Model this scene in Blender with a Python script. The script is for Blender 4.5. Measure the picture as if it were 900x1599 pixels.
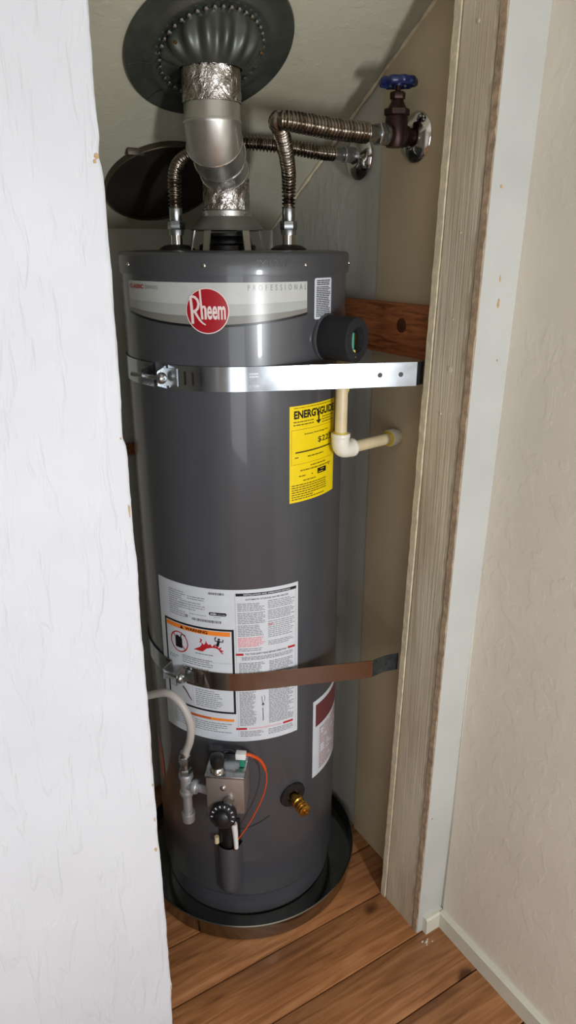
import bpy, math, random
from mathutils import Vector, Matrix
random.seed(7)
for o in list(bpy.data.objects):
    bpy.data.objects.remove(o)
SC = bpy.context.scene
COL = SC.collection
R_ = math.radians

# ------------------------------------------------------------------ camera
cam_d = bpy.data.cameras.new('camera')
cam = bpy.data.objects.new('camera', cam_d)
COL.objects.link(cam)
cam.location = (0, 0, 1.6)
cam.rotation_euler = (R_(90 - 20.603), 0, R_(-31.3))
cam_d.sensor_fit = 'VERTICAL'
cam_d.sensor_height = 24.0
cam_d.lens = 24.0 * 1109 / 1599
cam_d.clip_start = 0.02
SC.camera = cam

# ------------------------------------------------------------------ world, lights, exposure
W = bpy.data.worlds.new('world')
SC.world = W
W.use_nodes = True
bg = W.node_tree.nodes['Background']
bg.inputs[0].default_value = (0.80, 0.88, 1.0, 1)
bg.inputs[1].default_value = 0.35


def area(name, loc, rot, sx, sy, power, col):
    d = bpy.data.lights.new(name, 'AREA')
    d.shape = 'RECTANGLE'
    d.size, d.size_y, d.energy, d.color = sx, sy, power, col
    o = bpy.data.objects.new(name, d)
    COL.objects.link(o)
    o.location, o.rotation_euler = loc, rot
    return o


area('added_narrow_light', (0.50, -0.985, 1.20), (R_(90), 0, 0), 0.13, 0.36, 18.0, (0.93, 0.97, 1.0))  # unseen area light, added behind the camera for the narrow highlight and sharp shadows
area('added_wide_light', (-0.52, -0.985, 1.02), (R_(90), 0, 0), 0.78, 1.50, 7.4, (0.95, 0.97, 1.0))  # second unseen area light, added as soft fill and widened to spread its highlight
SC.view_settings.view_transform = 'Standard'
SC.view_settings.look = 'None'
SC.view_settings.gamma = 1.0
SC.view_settings.use_curve_mapping = False
SC.view_settings.exposure = 0.58

# ------------------------------------------------------------------ materials


def srgb(r, g, b):
    def f(c):
        c /= 255.0
        return c / 12.92 if c <= 0.04045 else ((c + 0.055) / 1.055) ** 2.4
    return (f(r), f(g), f(b), 1.0)


class NT:
    def __init__(s, name):
        s.m = bpy.data.materials.new(name)
        s.m.use_nodes = True
        s.t = s.m.node_tree
        s.b = s.t.nodes['Principled BSDF']

    def n(s, typ, **kw):
        nd = s.t.nodes.new(typ)
        for k, v in kw.items():
            if k.startswith('i_'):
                key = k[2:]
                key = int(key) if key.isdigit() else key.replace('_', ' ')
                nd.inputs[key].default_value = v
            else:
                setattr(nd, k, v)
        return nd

    def l(s, a, b):
        s.t.links.new(a, b)

    def coords(s, scale=(1, 1, 1), rot=(0, 0, 0)):
        tc = s.n('ShaderNodeTexCoord')
        mp = s.n('ShaderNodeMapping')
        mp.inputs['Scale'].default_value = scale
        mp.inputs['Rotation'].default_value = rot
        s.l(tc.outputs['Object'], mp.inputs[0])
        return mp.outputs[0]

    def noise(s, vec, scale, detail=4, rough=0.5, dist=0.0):
        nd = s.n('ShaderNodeTexNoise')
        nd.inputs['Scale'].default_value = scale
        nd.inputs['Detail'].default_value = detail
        nd.inputs['Roughness'].default_value = rough
        nd.inputs['Distortion'].default_value = dist
        s.l(vec, nd.inputs['Vector'])
        return nd.outputs['Fac']

    def ramp(s, fac, stops):
        r = s.n('ShaderNodeValToRGB')
        e = r.color_ramp.elements
        while len(e) < len(stops):
            e.new(0.5)
        for el, (p, c) in zip(e, stops):
            el.position, el.color = p, c
        s.l(fac, r.inputs[0])
        return r.outputs[0]

    def bump(s, h, strength=0.3, dist=0.002, prev=None):
        b = s.n('ShaderNodeBump')
        b.inputs['Strength'].default_value = strength
        b.inputs['Distance'].default_value = dist
        s.l(h, b.inputs['Height'])
        if prev is not None:
            s.l(prev, b.inputs['Normal'])
        s.l(b.outputs[0], s.b.inputs['Normal'])
        return b.outputs[0]

    def base(s, col):
        if isinstance(col, tuple):
            s.b.inputs['Base Color'].default_value = col
        else:
            s.l(col, s.b.inputs['Base Color'])

    def set(s, **kw):
        for k, v in kw.items():
            s.b.inputs[k.replace('_', ' ')].default_value = v
        return s


def mat(name, col, rough=0.5, metal=0.0, coat=0.0, coat_rough=0.08, var=0.06, scale=30.0, bump=0.0, spec=0.5):
    """plain procedural material with a slight tonal mottling"""
    k = NT(name)
    v = k.coords()
    n = k.noise(v, scale, 3)
    lo = tuple(c * (1 - var) for c in col[:3]) + (1,)
    hi = tuple(min(1, c * (1 + var)) for c in col[:3]) + (1,)
    k.base(k.ramp(n, [(0.3, lo), (0.7, hi)]))
    k.set(Roughness=rough, Metallic=metal, Coat_Weight=coat, Coat_Roughness=coat_rough, Specular_IOR_Level=spec)
    if bump:
        k.bump(k.noise(v, scale * 4, 3), bump, 0.001)
    return k.m


def plaster(name, col, strokes=0.6, scale=1.0, stretch=(1, 1, 0.45), rough=0.55, stain=None, amt=0.35):
    """skip-trowel drywall texture"""
    k = NT(name)
    v = k.coords(stretch)
    n1 = k.noise(v, 26 * scale, 3, 0.5, 0.35)
    n2 = k.noise(v, 9 * scale, 3, 0.5, 0.6)
    edge = k.ramp(n1, [(0.52, (0, 0, 0, 1)), (0.60, (1, 1, 1, 1))])
    mx = k.n('ShaderNodeMath', operation='MULTIPLY')
    k.l(edge, mx.inputs[0])
    k.l(n2, mx.inputs[1])
    b1 = k.bump(mx.outputs[0], strokes, 0.004)
    k.bump(k.noise(v, 160 * scale, 3), 0.12, 0.001, b1)
    vm = k.coords()
    m = k.noise(vm, 2.3, 4, 0.6)
    d = tuple(c * (1 - 0.10) for c in col[:3]) + (1,)
    k.base(k.ramp(m, [(0.35, d), (0.62, col)]))
    if stain:
        st = k.noise(vm, 3.1, 5, 0.65)
        mix = k.n('ShaderNodeMix', data_type='RGBA')
        f = k.ramp(st, [(0.50, (0, 0, 0, 1)), (0.72, (amt, amt, amt, 1))])
        k.l(f, mix.inputs['Factor'])
        c0 = k.ramp(m, [(0.35, d), (0.62, col)])
        k.l(c0, mix.inputs['A'])
        mix.inputs['B'].default_value = stain
        k.base(mix.outputs['Result'])
    k.set(Roughness=rough, Specular_IOR_Level=0.35)
    return k.m


def painted_wood(name, col, dark, grain=0.5, axis='Z'):
    k = NT(name)
    sc = {'Z': (1, 1, 0.02), 'X': (0.03, 1, 1), 'Y': (1, 0.03, 1)}[axis]
    v = k.coords(sc)
    n = k.noise(v, 220, 5, 0.6)
    n2 = k.noise(k.coords((1, 1, 0.18)), 14, 4, 0.6)
    mx = k.n('ShaderNodeMath', operation='MULTIPLY')
    k.l(n, mx.inputs[0])
    k.l(k.ramp(k.noise(k.coords((1, 1, .3)), 5, 2), [(0.35, (.15, .15, .15, 1)), (0.65, (1, 1, 1, 1))]), mx.inputs[1])
    k.base(k.ramp(n2, [(0.32, dark), (0.6, col)]))
    k.bump(mx.outputs[0], grain, 0.003)
    k.set(Roughness=0.5, Specular_IOR_Level=0.4)
    return k.m


def floor_wood():
    k = NT('oiled_fir_plank')
    info = k.n('ShaderNodeObjectInfo')
    tc = k.n('ShaderNodeTexCoord')
    off = k.n('ShaderNodeVectorMath', operation='SCALE')
    cmb = k.n('ShaderNodeCombineXYZ')
    k.l(info.outputs['Random'], cmb.inputs[0])
    k.l(info.outputs['Random'], cmb.inputs[1])
    k.l(cmb.outputs[0], off.inputs[0])
    off.inputs['Scale'].default_value = 13.0
    add = k.n('ShaderNodeVectorMath', operation='ADD')
    k.l(tc.outputs['Object'], add.inputs[0])
    k.l(off.outputs[0], add.inputs[1])
    mp = k.n('ShaderNodeMapping')
    mp.inputs['Scale'].default_value = (0.07, 1, 1)
    k.l(add.outputs[0], mp.inputs[0])
    grain = k.noise(mp.outputs[0], 60, 6, 0.62, 0.8)
    fine = k.noise(mp.outputs[0], 190, 4, 0.6)
    big = k.noise(add.outputs[0], 4.0, 3)
    base = k.ramp(grain, [(0.25, srgb(118, 74, 44)), (0.5, srgb(172, 116, 72)), (0.75, srgb(206, 152, 104))])
    mul = k.n('ShaderNodeMix', data_type='RGBA', blend_type='MULTIPLY')
    mul.inputs['Factor'].default_value = 0.75
    k.l(base, mul.inputs['A'])
    k.l(k.ramp(big, [(0.3, (0.58, 0.52, 0.48, 1)), (0.7, (1, 1, 1, 1))]), mul.inputs['B'])
    # knots
    vo = k.n('ShaderNodeTexVoronoi')
    vo.inputs['Scale'].default_value = 6.5
    mp2 = k.n('ShaderNodeMapping')
    mp2.inputs['Scale'].default_value = (0.75, 1.2, 1)
    k.l(add.outputs[0], mp2.inputs[0])
    wob = k.n('ShaderNodeVectorMath', operation='ADD')
    nz = k.n('ShaderNodeTexNoise')
    nz.inputs['Scale'].default_value = 40
    k.l(add.outputs[0], nz.inputs['Vector'])
    scl = k.n('ShaderNodeVectorMath', operation='SCALE')
    scl.inputs['Scale'].default_value = 0.012
    k.l(nz.outputs['Color'], scl.inputs[0])
    k.l(mp2.outputs[0], wob.inputs[0])
    k.l(scl.outputs[0], wob.inputs[1])
    k.l(wob.outputs[0], vo.inputs['Vector'])
    kn = k.ramp(vo.outputs['Distance'], [(0.07, (0.16, 0.10, 0.07, 1)), (0.15, (1, 1, 1, 1))])
    mul2 = k.n('ShaderNodeMix', data_type='RGBA', blend_type='MULTIPLY')
    mul2.inputs['Factor'].default_value = 0.9
    k.l(mul.outputs['Result'], mul2.inputs['A'])
    k.l(kn, mul2.inputs['B'])
    hs = k.n('ShaderNodeHueSaturation')
    vr = k.n('ShaderNodeMapRange')
    vr.inputs['To Min'].default_value = 0.78
    vr.inputs['To Max'].default_value = 1.12
    k.l(info.outputs['Random'], vr.inputs['Value'])
    k.l(vr.outputs[0], hs.inputs['Value'])
    k.l(mul2.outputs['Result'], hs.inputs['Color'])
    k.base(hs.outputs[0])
    k.bump(fine, 0.15, 0.001)
    k.set(Roughness=0.42, Specular_IOR_Level=0.45)
    return k.m


def raw_wood():
    k = NT('red_fir_lumber')
    v = k.coords((1, 0.10, 1.0))
    g = k.noise(v, 75, 5, 0.6, 1.6)
    fine = k.noise(k.coords((1, 0.06, 1)), 260, 4, 0.6)
    c = k.ramp(g, [(0.30, srgb(100, 54, 28)), (0.5, srgb(160, 96, 56)), (0.72, srgb(186, 116, 68))])
    mul = k.n('ShaderNodeMix', data_type='RGBA', blend_type='MULTIPLY')
    mul.inputs['Factor'].default_value = 0.45
    k.l(c, mul.inputs['A'])
    k.l(k.ramp(fine, [(0.3, (.5, .45, .4, 1)), (0.6, (1, 1, 1, 1))]), mul.inputs['B'])
    k.base(mul.outputs['Result'])
    k.bump(fine, 0.2, 0.001)
    k.set(Roughness=0.6)
    return k.m


def crinkled_foil():
    k = NT('crinkled_foil_tape')
    v = k.coords()
    n = k.noise(v, 42, 4, 0.65, 1.5)
    n2 = k.noise(v, 120, 3, 0.5)
    b = k.bump(n, 0.9, 0.006)
    k.bump(n2, 0.4, 0.002, b)
    k.base(k.ramp(k.noise(v, 15, 3), [(0.3, srgb(150, 140, 132)), (0.7, srgb(215, 212, 208))]))
    k.set(Metallic=1.0, Roughness=0.24)
    return k.m


def brushed(name, col, rough=0.28, metal=1.0, stretch=(1, 1, 1), var=0.15, scale=40):
    k = NT(name)
    v = k.coords(stretch)
    n = k.noise(v, scale, 4, 0.6)
    lo = tuple(c * (1 - var) for c in col[:3]) + (1,)
    k.base(k.ramp(n, [(0.3, lo), (0.7, col)]))
    r = k.n('ShaderNodeMapRange')
    r.inputs['To Min'].default_value = rough * 0.8
    r.inputs['To Max'].default_value = rough * 1.25
    k.l(n, r.inputs['Value'])
    k.l(r.outputs[0], k.b.inputs['Roughness'])
    k.set(Metallic=metal)
    return k.m


M = {}
M['wall_white'] = plaster('skip_trowel_white_paint', srgb(206, 208, 213), 0.50, 1.5, (1, 1, 0.22))
M['wall_hall'] = plaster('hall_beige_texture', srgb(217, 208, 194), 0.16, 1.1, (1, 1, 0.7))
M['wall_closet'] = plaster('closet_grey_texture', srgb(194, 192, 180), 0.16, 1.6, (1, 1, 0.5))
M['panel_beige'] = mat('smooth_beige_panel', srgb(194, 178, 148), 0.5, var=0.10, scale=4)
M['ceil_closet'] = plaster('closet_sloped_ceiling_paint', srgb(176, 173, 154), 0.2, 1.6, (1, 1, 1), stain=srgb(150, 128, 98), amt=0.3)
M['hall_ceiling'] = plaster('hall_ceiling_paint', srgb(236, 234, 228), 0.3)
M['hall_back'] = plaster('hall_far_wall_paint', srgb(232, 226, 216), 0.3)
M['trim_white'] = mat('white_gloss_trim', srgb(218, 219, 214), 0.38, var=0.05, scale=6)
M['jamb_face'] = mat('white_painted_drywall_face', srgb(184, 185, 180), 0.5, var=0.05, scale=8, bump=0.1)
M['base_white'] = mat('cream_baseboard_paint', srgb(205, 202, 186), 0.4, var=0.05, scale=8)
M['stud'] = painted_wood('beige_painted_stud', srgb(206, 195, 173), srgb(176, 161, 138), 1.0)
M['gyp_edge'] = mat('chipped_plaster_edge', srgb(206, 194, 166), 0.7, var=0.16, scale=60, bump=0.8)
M['gyp_raw'] = mat('raw_brown_drywall_edge', srgb(164, 142, 118), 0.8, var=0.28, scale=70, bump=0.9)
M['chip'] = mat('exposed_paper_chip', srgb(182, 150, 112), 0.8, var=0.2, scale=120, bump=0.6)
M['plank'] = floor_wood()
M['subfloor'] = mat('dark_subfloor_gap', srgb(38, 22, 12), 0.9)
M['lumber'] = raw_wood()
M['tank'] = mat('grey_enamel_jacket', srgb(70, 71, 76), 0.30, coat=0.38, coat_rough=0.05, var=0.03, scale=6)
M['cap'] = mat('grey_enamel_cap', srgb(66, 67, 71), 0.36, coat=0.35, coat_rough=0.12, var=0.03, scale=6)
M['dark_gasket'] = mat('black_gasket', srgb(26, 25, 24), 0.5)
M['black_plastic'] = mat('black_plastic', srgb(18, 18, 20), 0.35)
M['foam'] = mat('black_foam', srgb(24, 25, 28), 0.85, var=0.12, scale=200, bump=0.3)
M['galv'] = brushed('galvanised_duct', srgb(196, 194, 188), 0.34, 0.9, (1, 1, 0.2))
M['hood'] = brushed('dull_draft_hood_steel', srgb(140, 136, 128), 0.45, 0.7)
M['foil'] = crinkled_foil()
M['collar'] = brushed('dark_oxidised_zinc', srgb(90, 94, 86), 0.40, 0.6, (1, 1, 1), 0.45, 16)
M['flue_cover'] = mat('sooty_black_tin', srgb(46, 41, 34), 0.55, 0.5, var=0.3, scale=9)
M['flue_rim'] = mat('tarnished_tin_rim', srgb(74, 66, 52), 0.5, 0.6, var=0.2)
M['steel_hose'] = brushed('stainless_corrugated', srgb(142, 132, 120), 0.20)
M['chrome'] = brushed('chrome_plate', srgb(210, 208, 205), 0.10, 1.0, var=0.04)
M['nickel'] = brushed('zinc_plated_fitting', srgb(178, 182, 184), 0.27)
M['strap'] = brushed('galvanised_strap', srgb(176, 182, 190), 0.15, 1.0, (1, 1, 1), 0.10, 22)
M['strap_low'] = brushed('galvanised_strap_floor_reflection', srgb(150, 138, 130), 0.13, 1.0, (1, 1, 1), 0.10, 22)  # copy of the strap metal with the brown floor reflection put into its colour
M['knot'] = mat('dark_wood_knot', srgb(84, 46, 26), 0.6, var=0.2)
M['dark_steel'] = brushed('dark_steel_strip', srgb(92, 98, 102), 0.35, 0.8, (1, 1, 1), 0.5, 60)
M['bronze'] = mat('dark_bronze_valve', srgb(50, 32, 26), 0.45, 0.7, var=0.25, scale=40)
M['copper'] = mat('copper_pipe', srgb(176, 92, 54), 0.3, 1.0, var=0.15)
M['blue'] = mat('blue_enamel_wheel', srgb(11, 29, 78), 0.4, coat=0.3)
M['brass'] = mat('brass_drain', srgb(190, 146, 66), 0.25, 1.0, var=0.12)
M['pvc'] = mat('yellowed_cream_plastic_pipe', srgb(214, 196, 158), 0.38, var=0.08, scale=20)
M['pvc_white'] = mat('white_pvc_fitting', srgb(226, 222, 208), 0.35, var=0.03)
M['glue_yellow'] = mat('yellow_pipe_cement', srgb(214, 188, 40), 0.4)
M['gas_hose'] = mat('grey_coated_gas_hose', srgb(172, 166, 160), 0.42, var=0.05)
M['gas_pipe'] = brushed('galvanised_gas_fitting', srgb(186, 186, 188), 0.42, 0.7)
M['gasbox'] = mat('cast_aluminium_control', srgb(164, 154, 148), 0.42, 0.75, var=0.08)
M['white_plastic'] = mat('white_plastic_plug', srgb(222, 222, 220), 0.35)
M['green_plastic'] = mat('green_plastic_plug', srgb(22, 120, 92), 0.4)
M['orange_wire'] = mat('orange_red_wire', srgb(198, 72, 24), 0.45)
M['orange'] = mat('orange_tag', srgb(224, 96, 30), 0.5)
M['pan'] = brushed('aluminium_pan', srgb(150, 148, 142), 0.16, 1.0, var=0.1, scale=9)
M['pan_in'] = mat('dark_wet_pan_floor', srgb(128, 132, 128), 0.10, 0.95, var=0.15, scale=9)
# printing
def ink(name, c, rough=0.45):
    return mat('print_' + name, c, rough, var=0.03, scale=50)
M['p_white'] = ink('white_label', srgb(206, 210, 216), 0.32)
M['p_silver'] = ink('silver_band', srgb(186, 187, 184), 0.28)
M['p_silver2'] = ink('pale_grey_band', srgb(166, 168, 165), 0.28)
M['p_silver3'] = ink('warm_grey_band', srgb(126, 124, 118), 0.3)
M['p_black'] = ink('black', srgb(16, 16, 18), 0.35)
M['p_grey'] = ink('grey_small_type', srgb(138, 140, 145))
M['p_dark'] = ink('dark_small_type', srgb(62, 62, 66))
M['p_pink'] = ink('pink_small_type', srgb(226, 128, 132))
M['p_red'] = ink('red', srgb(176, 30, 38), 0.4)
M['p_badge'] = ink('badge_red', srgb(160, 20, 34), 0.3)
M['p_badge_w'] = ink('badge_cream', srgb(226, 208, 204), 0.3)
M['p_orange'] = ink('orange', srgb(240, 132, 42))
M['p_dkorange'] = ink('dark_orange', srgb(190, 88, 34))
M['p_yellow'] = ink('yellow', srgb(238, 208, 8), 0.4)
M['p_olive'] = ink('olive_small_type', srgb(110, 92, 10))
M['p_shaded_rose'] = ink('shaded_rose_type', srgb(176, 146, 148))  # rose type muted in the ink itself for the shadow on the flank
M['p_maroon'] = ink('maroon', srgb(104, 52, 56))
M['p_silvtype'] = ink('silver_type', srgb(140, 142, 144), 0.25)

# ------------------------------------------------------------------ object helpers
ROOTLOC = {}


def thing(name, loc, label, cat, group=None):
    o = bpy.data.objects.new(name, None)
    o.empty_display_size = 0.05
    COL.objects.link(o)
    o.location = loc
    ROOTLOC[o.name] = Vector(loc)
    o['label'], o['category'] = label, cat
    if group:
        o['group'] = group
    return o


def rootloc(o):
    while o.parent:
        o = o.parent
    return ROOTLOC.get(o.name, Vector((0, 0, 0)))


def mesh(name, vf, m, parent=None, smooth=True, angle=40, label=None, kind=None):
    verts, faces = vf
    off = rootloc(parent) if parent else Vector((0, 0, 0))
    me = bpy.data.meshes.new(name)
    me.from_pydata([(v[0] - off.x, v[1] - off.y, v[2] - off.z) for v in verts], [], faces)
    me.update()
    me.materials.append(M[m] if isinstance(m, str) else m)
    if smooth:
        me.polygons.foreach_set('use_smooth', [True] * len(me.polygons))
        me.set_sharp_from_angle(angle=R_(angle))
    o = bpy.data.objects.new(name, me)
    COL.objects.link(o)
    if parent:
        o.parent = parent
    if label:
        o['label'] = label
    if kind:
        o['kind'] = kind
    return o


def struct(name, vf, m, parent=None, smooth=False, label=None):
    o = mesh(name, vf, m, parent, smooth)
    if parent is None:
        o['kind'] = 'structure'
        if label:
            o['label'] = label
    return o


def tag(o, label, cat, group=None):
    o['label'], o['category'] = label, cat
    if group:
        o['group'] = group
    return o


def join(*parts):
    V, F = [], []
    for v, f in parts:
        b = len(V)
        V += list(v)
        F += [tuple(i + b for i in q) for q in f]
    return V, F


def box(x0, x1, y0, y1, z0, z1):
    v = [(x, y, z) for x in (x0, x1) for y in (y0, y1) for z in (z0, z1)]
    f = [(0, 1, 3, 2), (4, 6, 7, 5), (0, 4, 5, 1), (2, 3, 7, 6), (0, 2, 6, 4), (1, 5, 7, 3)]
    return v, f


def bbox_bev(x0, x1, y0, y1, z0, z1, b):
    """box with chamfered edges: hull of 24 points"""
    import bmesh
    bm = bmesh.new()
    v, f = box(x0, x1, y0, y1, z0, z1)
    vs = [bm.verts.new(p) for p in v]
    for q in f:
        bm.faces.new([vs[i] for i in q])
    bmesh.ops.bevel(bm, geom=bm.edges[:], offset=b, segments=2, affect='EDGES', profile=0.5)
    bm.verts.index_update()
    r = [tuple(p.co) for p in bm.verts], [tuple(p.index for p in q.verts) for q in bm.faces]
    bm.free()
    return r


def frame_of(d):
    d = Vector(d).normalized()
    a = Vector((0, 0, 1)) if abs(d.z) < 0.9 else Vector((1, 0, 0))
    x = d.cross(a).normalized()
    y = d.cross(x).normalized()
    return d, x, y


def lathe(profile, o, d, seg=32, closed_ends=True, rfun=None):
    """profile [(r,h)] revolved about the axis d through o"""
    o = Vector(o)
    d, x, y = frame_of(d)
    V, F = [], []
    for (r, h) in profile:
        for i in range(seg):
            a = 2 * math.pi * i / seg
            rr = r if rfun is None else rfun(r, h, a)
            p = o + d * h + (x * math.cos(a) + y * math.sin(a)) * rr
            V.append(tuple(p))
    for k in range(len(profile) - 1):
        for i in range(seg):
            j = (i + 1) % seg
            F.append((k * seg + i, k * seg + j, (k + 1) * seg + j, (k + 1) * seg + i))
    if closed_ends:
        F.append(tuple(range(seg - 1, -1, -1)))
        b = (len(profile) - 1) * seg
        F.append(tuple(range(b, b + seg)))
    return V, F


def cyl_between(a, b, r, seg=20, r2=None):
    a, b = Vector(a), Vector(b)
    L = (b - a).length
    return lathe([(r, 0), (r2 if r2 is not None else r, L)], a, b - a, seg)


def hexnut(a, d, r, h, seg=6):
    return lathe([(r * 0.93, 0), (r, h * 0.12), (r, h * 0.88), (r * 0.93, h)], a, d, seg)


def catmull(P, n=14):
    P = [Vector(p) for p in P]
    Q = [P[0] * 2 - P[1]] + P + [P[-1] * 2 - P[-2]]
    out = []
    for i in range(1, len(Q) - 2):
        p0, p1, p2, p3 = Q[i - 1:i + 3]
        for k in range(n):
            t = k / n
            out.append(0.5 * ((2 * p1) + (p2 - p0) * t + (2 * p0 - 5 * p1 + 4 * p2 - p3) * t * t + (3 * p1 - p0 - 3 * p2 + p3) * t ** 3))
    out.append(P[-1])
    return out


def resample(P, step):
    out, acc = [P[0].copy()], 0.0
    d_tot = 0.0
    cur = P[0].copy()
    i = 1
    while i < len(P):
        seg = P[i] - cur
        L = seg.length
        if acc + L >= step:
            cur = cur + seg * ((step - acc) / L)
            out.append(cur.copy())
            acc = 0.0
        else:
            acc += L
            cur = P[i].copy()
            i += 1
    out.append(P[-1].copy())
    return out


def tube(P, rfun, seg=16, caps=True):
    """sweep along points P (parallel transport); rfun(s, total) gives radius"""
    P = [Vector(p) for p in P]
    n = len(P)
    T = []
    for i in range(n):
        a = P[max(0, i - 1)]
        b = P[min(n - 1, i + 1)]
        T.append((b - a).normalized())
    _, x, _ = frame_of(T[0])
    S = [0.0]
    for i in range(1, n):
        S.append(S[-1] + (P[i] - P[i - 1]).length)
    V, F = [], []
    for i in range(n):
        x = (x - T[i] * x.dot(T[i])).normalized()
        y = T[i].cross(x)
        r = rfun(S[i], S[-1]) if callable(rfun) else rfun
        for k in range(seg):
            a = 2 * math.pi * k / seg
            V.append(tuple(P[i] + (x * math.cos(a) + y * math.sin(a)) * r))
    for i in range(n - 1):
        for k in range(seg):
            j = (k + 1) % seg
            F.append((i * seg + k, i * seg + j, (i + 1) * seg + j, (i + 1) * seg + k))
    if caps:
        F.append(tuple(range(seg - 1, -1, -1)))
        F.append(tuple(range((n - 1) * seg, n * seg)))
    return V, F


# ------------------------------------------------------------------ the setting
UW = 1.012          # closet / hall right wall plane
JV = [(0.0, 1.069, 0.930, 1.012), (2.5, 1.010, 0.900, 1.037)]   # z, inner v, outer v, wall u (the old jamb leans)


def jam(z):
    (z0, a0, b0, u0), (z1, a1, b1, u1) = JV
    t = (z - z0) / (z1 - z0)
    return a0 + (a1 - a0) * t, b0 + (b1 - b0) * t, u0 + (u1 - u0) * t


# floor with single planks
floor = struct('floor', box(-1.75, 1.2, -1.1, 1.9, -0.06, -0.022), 'subfloor')
PW = 0.1425
k = -13
v0 = 0.7855 + PW * k
row = 0
while v0 < 1.85:
    cuts = [-1.72]
    if row % 3 == 1 and v0 < 0.3:
        cuts.append(random.uniform(-0.9, 0.3))
    cuts.append(1.16)
    for a, b in zip(cuts[:-1], cuts[1:]):
        j = random.uniform(-0.0006, 0.0006)
        vf = bbox_bev(a + 0.0012, b - 0.0012, v0 + 0.0016, v0 + PW - 0.0016, -0.022, 0.0 + j, 0.0018)
        mesh('plank', vf, 'plank', floor, smooth=True, angle=30)
    v0 += PW
    row += 1

# specks of dried white paint by the jamb
for (fu, fv, fr) in ((0.936, 0.905, 0.0035), (0.944, 0.899, 0.0045), (0.951, 0.903, 0.0025), (0.940, 0.893, 0.002), (0.958, 0.893, 0.0022)):
    n = 9
    q_ = [(fu + fr * random.uniform(.6, 1.3) * math.cos(2 * math.pi * i / n), fv + fr * 0.6 * random.uniform(.5, 1.2) * math.sin(2 * math.pi * i / n)) for i in range(n)]
    mesh('paint_speck', ([(x, y, 0.0016) for x, y in q_] + [(x, y, -0.001) for x, y in q_], [tuple(range(n))] + [(i, i + n, (i + 1) % n + n, (i + 1) % n) for i in range(n)]), 'base_white', floor, smooth=False)

# right wall (one long plane from the hall into the closet), slightly leaning in the hall
zT = 2.5
hallr = []
struct('wall_right', ([(UW, -1.1, 0), (1.037, -1.1, zT), (1.037, 0.92, zT), (UW, 0.92, 0),
                       (1.16, -1.1, 0), (1.16, -1.1, zT), (1.16, 0.92, zT), (1.16, 0.92, 0)],
                      [(0, 1, 2, 3), (4, 7, 6, 5), (0, 4, 5, 1), (3, 2, 6, 7), (1, 5, 6, 2), (0, 3, 7, 4)]), 'wall_hall')
wcr = struct('wall_closet_right', box(UW + 0.004, 1.16, 0.92, 1.90, 0, 2.5), 'wall_closet')
mesh('panel', box(UW - 0.002, UW + 0.0045, 1.02, 1.289, 0.0, 2.05), 'panel_beige', wcr, smooth=False)
struct('wall_back', box(0.10, 1.05, 1.75, 1.87, 0, 2.3), 'wall_closet')
struct('wall_closet_left', box(0.13, 0.25, 1.06, 1.80, 0, 2.5), 'wall_closet')
# sloped closet ceiling (under the stairs)


def ceil_z(v):
    return 2.008 - 0.63 * (v - 1.16)


a, b = 0.92, 1.78
struct('ceiling', ([(0.2, a, ceil_z(a)), (1.06, a, ceil_z(a)), (1.06, b, ceil_z(b)), (0.2, b, ceil_z(b)),
                    (0.2, a, ceil_z(a) + .06), (1.06, a, ceil_z(a) + .06), (1.06, b, ceil_z(b) + .06), (0.2, b, ceil_z(b) + .06)],
                   [(0, 1, 2, 3), (4, 7, 6, 5), (0, 4, 5, 1), (1, 5, 6, 2), (2, 6, 7, 3), (3, 7, 4, 0)]), 'ceil_closet')
cb = [Vector((UW - 0.002, v, ceil_z(v) - 0.003)) for v in [1.03 + i * 0.02 for i in range(36)]]
struct('trim_1', tube(cb, lambda s, t: 0.0035 + 0.0012 * math.sin(s * 90), 8), 'gyp_edge', smooth=True,
       label='thin caulk bead along the sloped ceiling')

# white wall at the left with its chipped end
N = 250
EDGE = [(0.0, 0.302), (0.1745, 0.3011), (0.262, 0.3040), (0.272, 0.3062), (0.282, 0.3042), (0.3343, 0.3044), (0.4774, 0.3047), (0.6725, 0.3033), (0.7797, 0.3039), (0.9172, 0.3049), (1.0459, 0.3036), (1.1394, 0.3055),
        (1.2511, 0.3042), (1.334, 0.3042), (1.345, 0.3030), (1.352, 0.2995), (1.3594, 0.3010), (1.4141, 0.3021), (1.5229, 0.3034), (1.6243, 0.3033), (1.676, 0.3040), (1.690, 0.3020), (1.7028, 0.2992), (1.7173, 0.3015), (1.8257, 0.3018), (1.8584, 0.3028), (2.6, 0.303)]
prof = []
for i in range(N + 1):
    z = 2.5 * i / N
    for (za, ua), (zb, ub) in zip(EDGE[:-1], EDGE[1:]):
        if za <= z <= zb:
            u = ua + (ub - ua) * (z - za) / (zb - za)
            break
    u += 0.0006 * math.sin(z * 61) * math.sin(z * 17.3) + random.uniform(-0.0004, 0.0004) + 0.0008
    prof.append((u, z))
V_, F_ = [], []
for (u, z) in prof:
    V_ += [(-1.75, 0.93, z), (u - 0.006, 0.93, z), (u - 0.0015, 0.9312, z), (u, 0.935, z), (u - 0.001, 1.066, z), (u - 0.004, 1.068, z), (-1.75, 1.068, z)]
for i in range(N):
    for k in range(7):
        j = (k + 1) % 7
        F_.append((i * 7 + k, i * 7 + j, i * 7 + 7 + j, i * 7 + 7 + k))
F_ += [tuple(range(6, -1, -1)), tuple(range(N * 7, N * 7 + 7))]
wl = struct('wall_left', (V_, F_), 'wall_white', smooth=True)
wl.data.set_sharp_from_angle(angle=R_(60))


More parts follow.
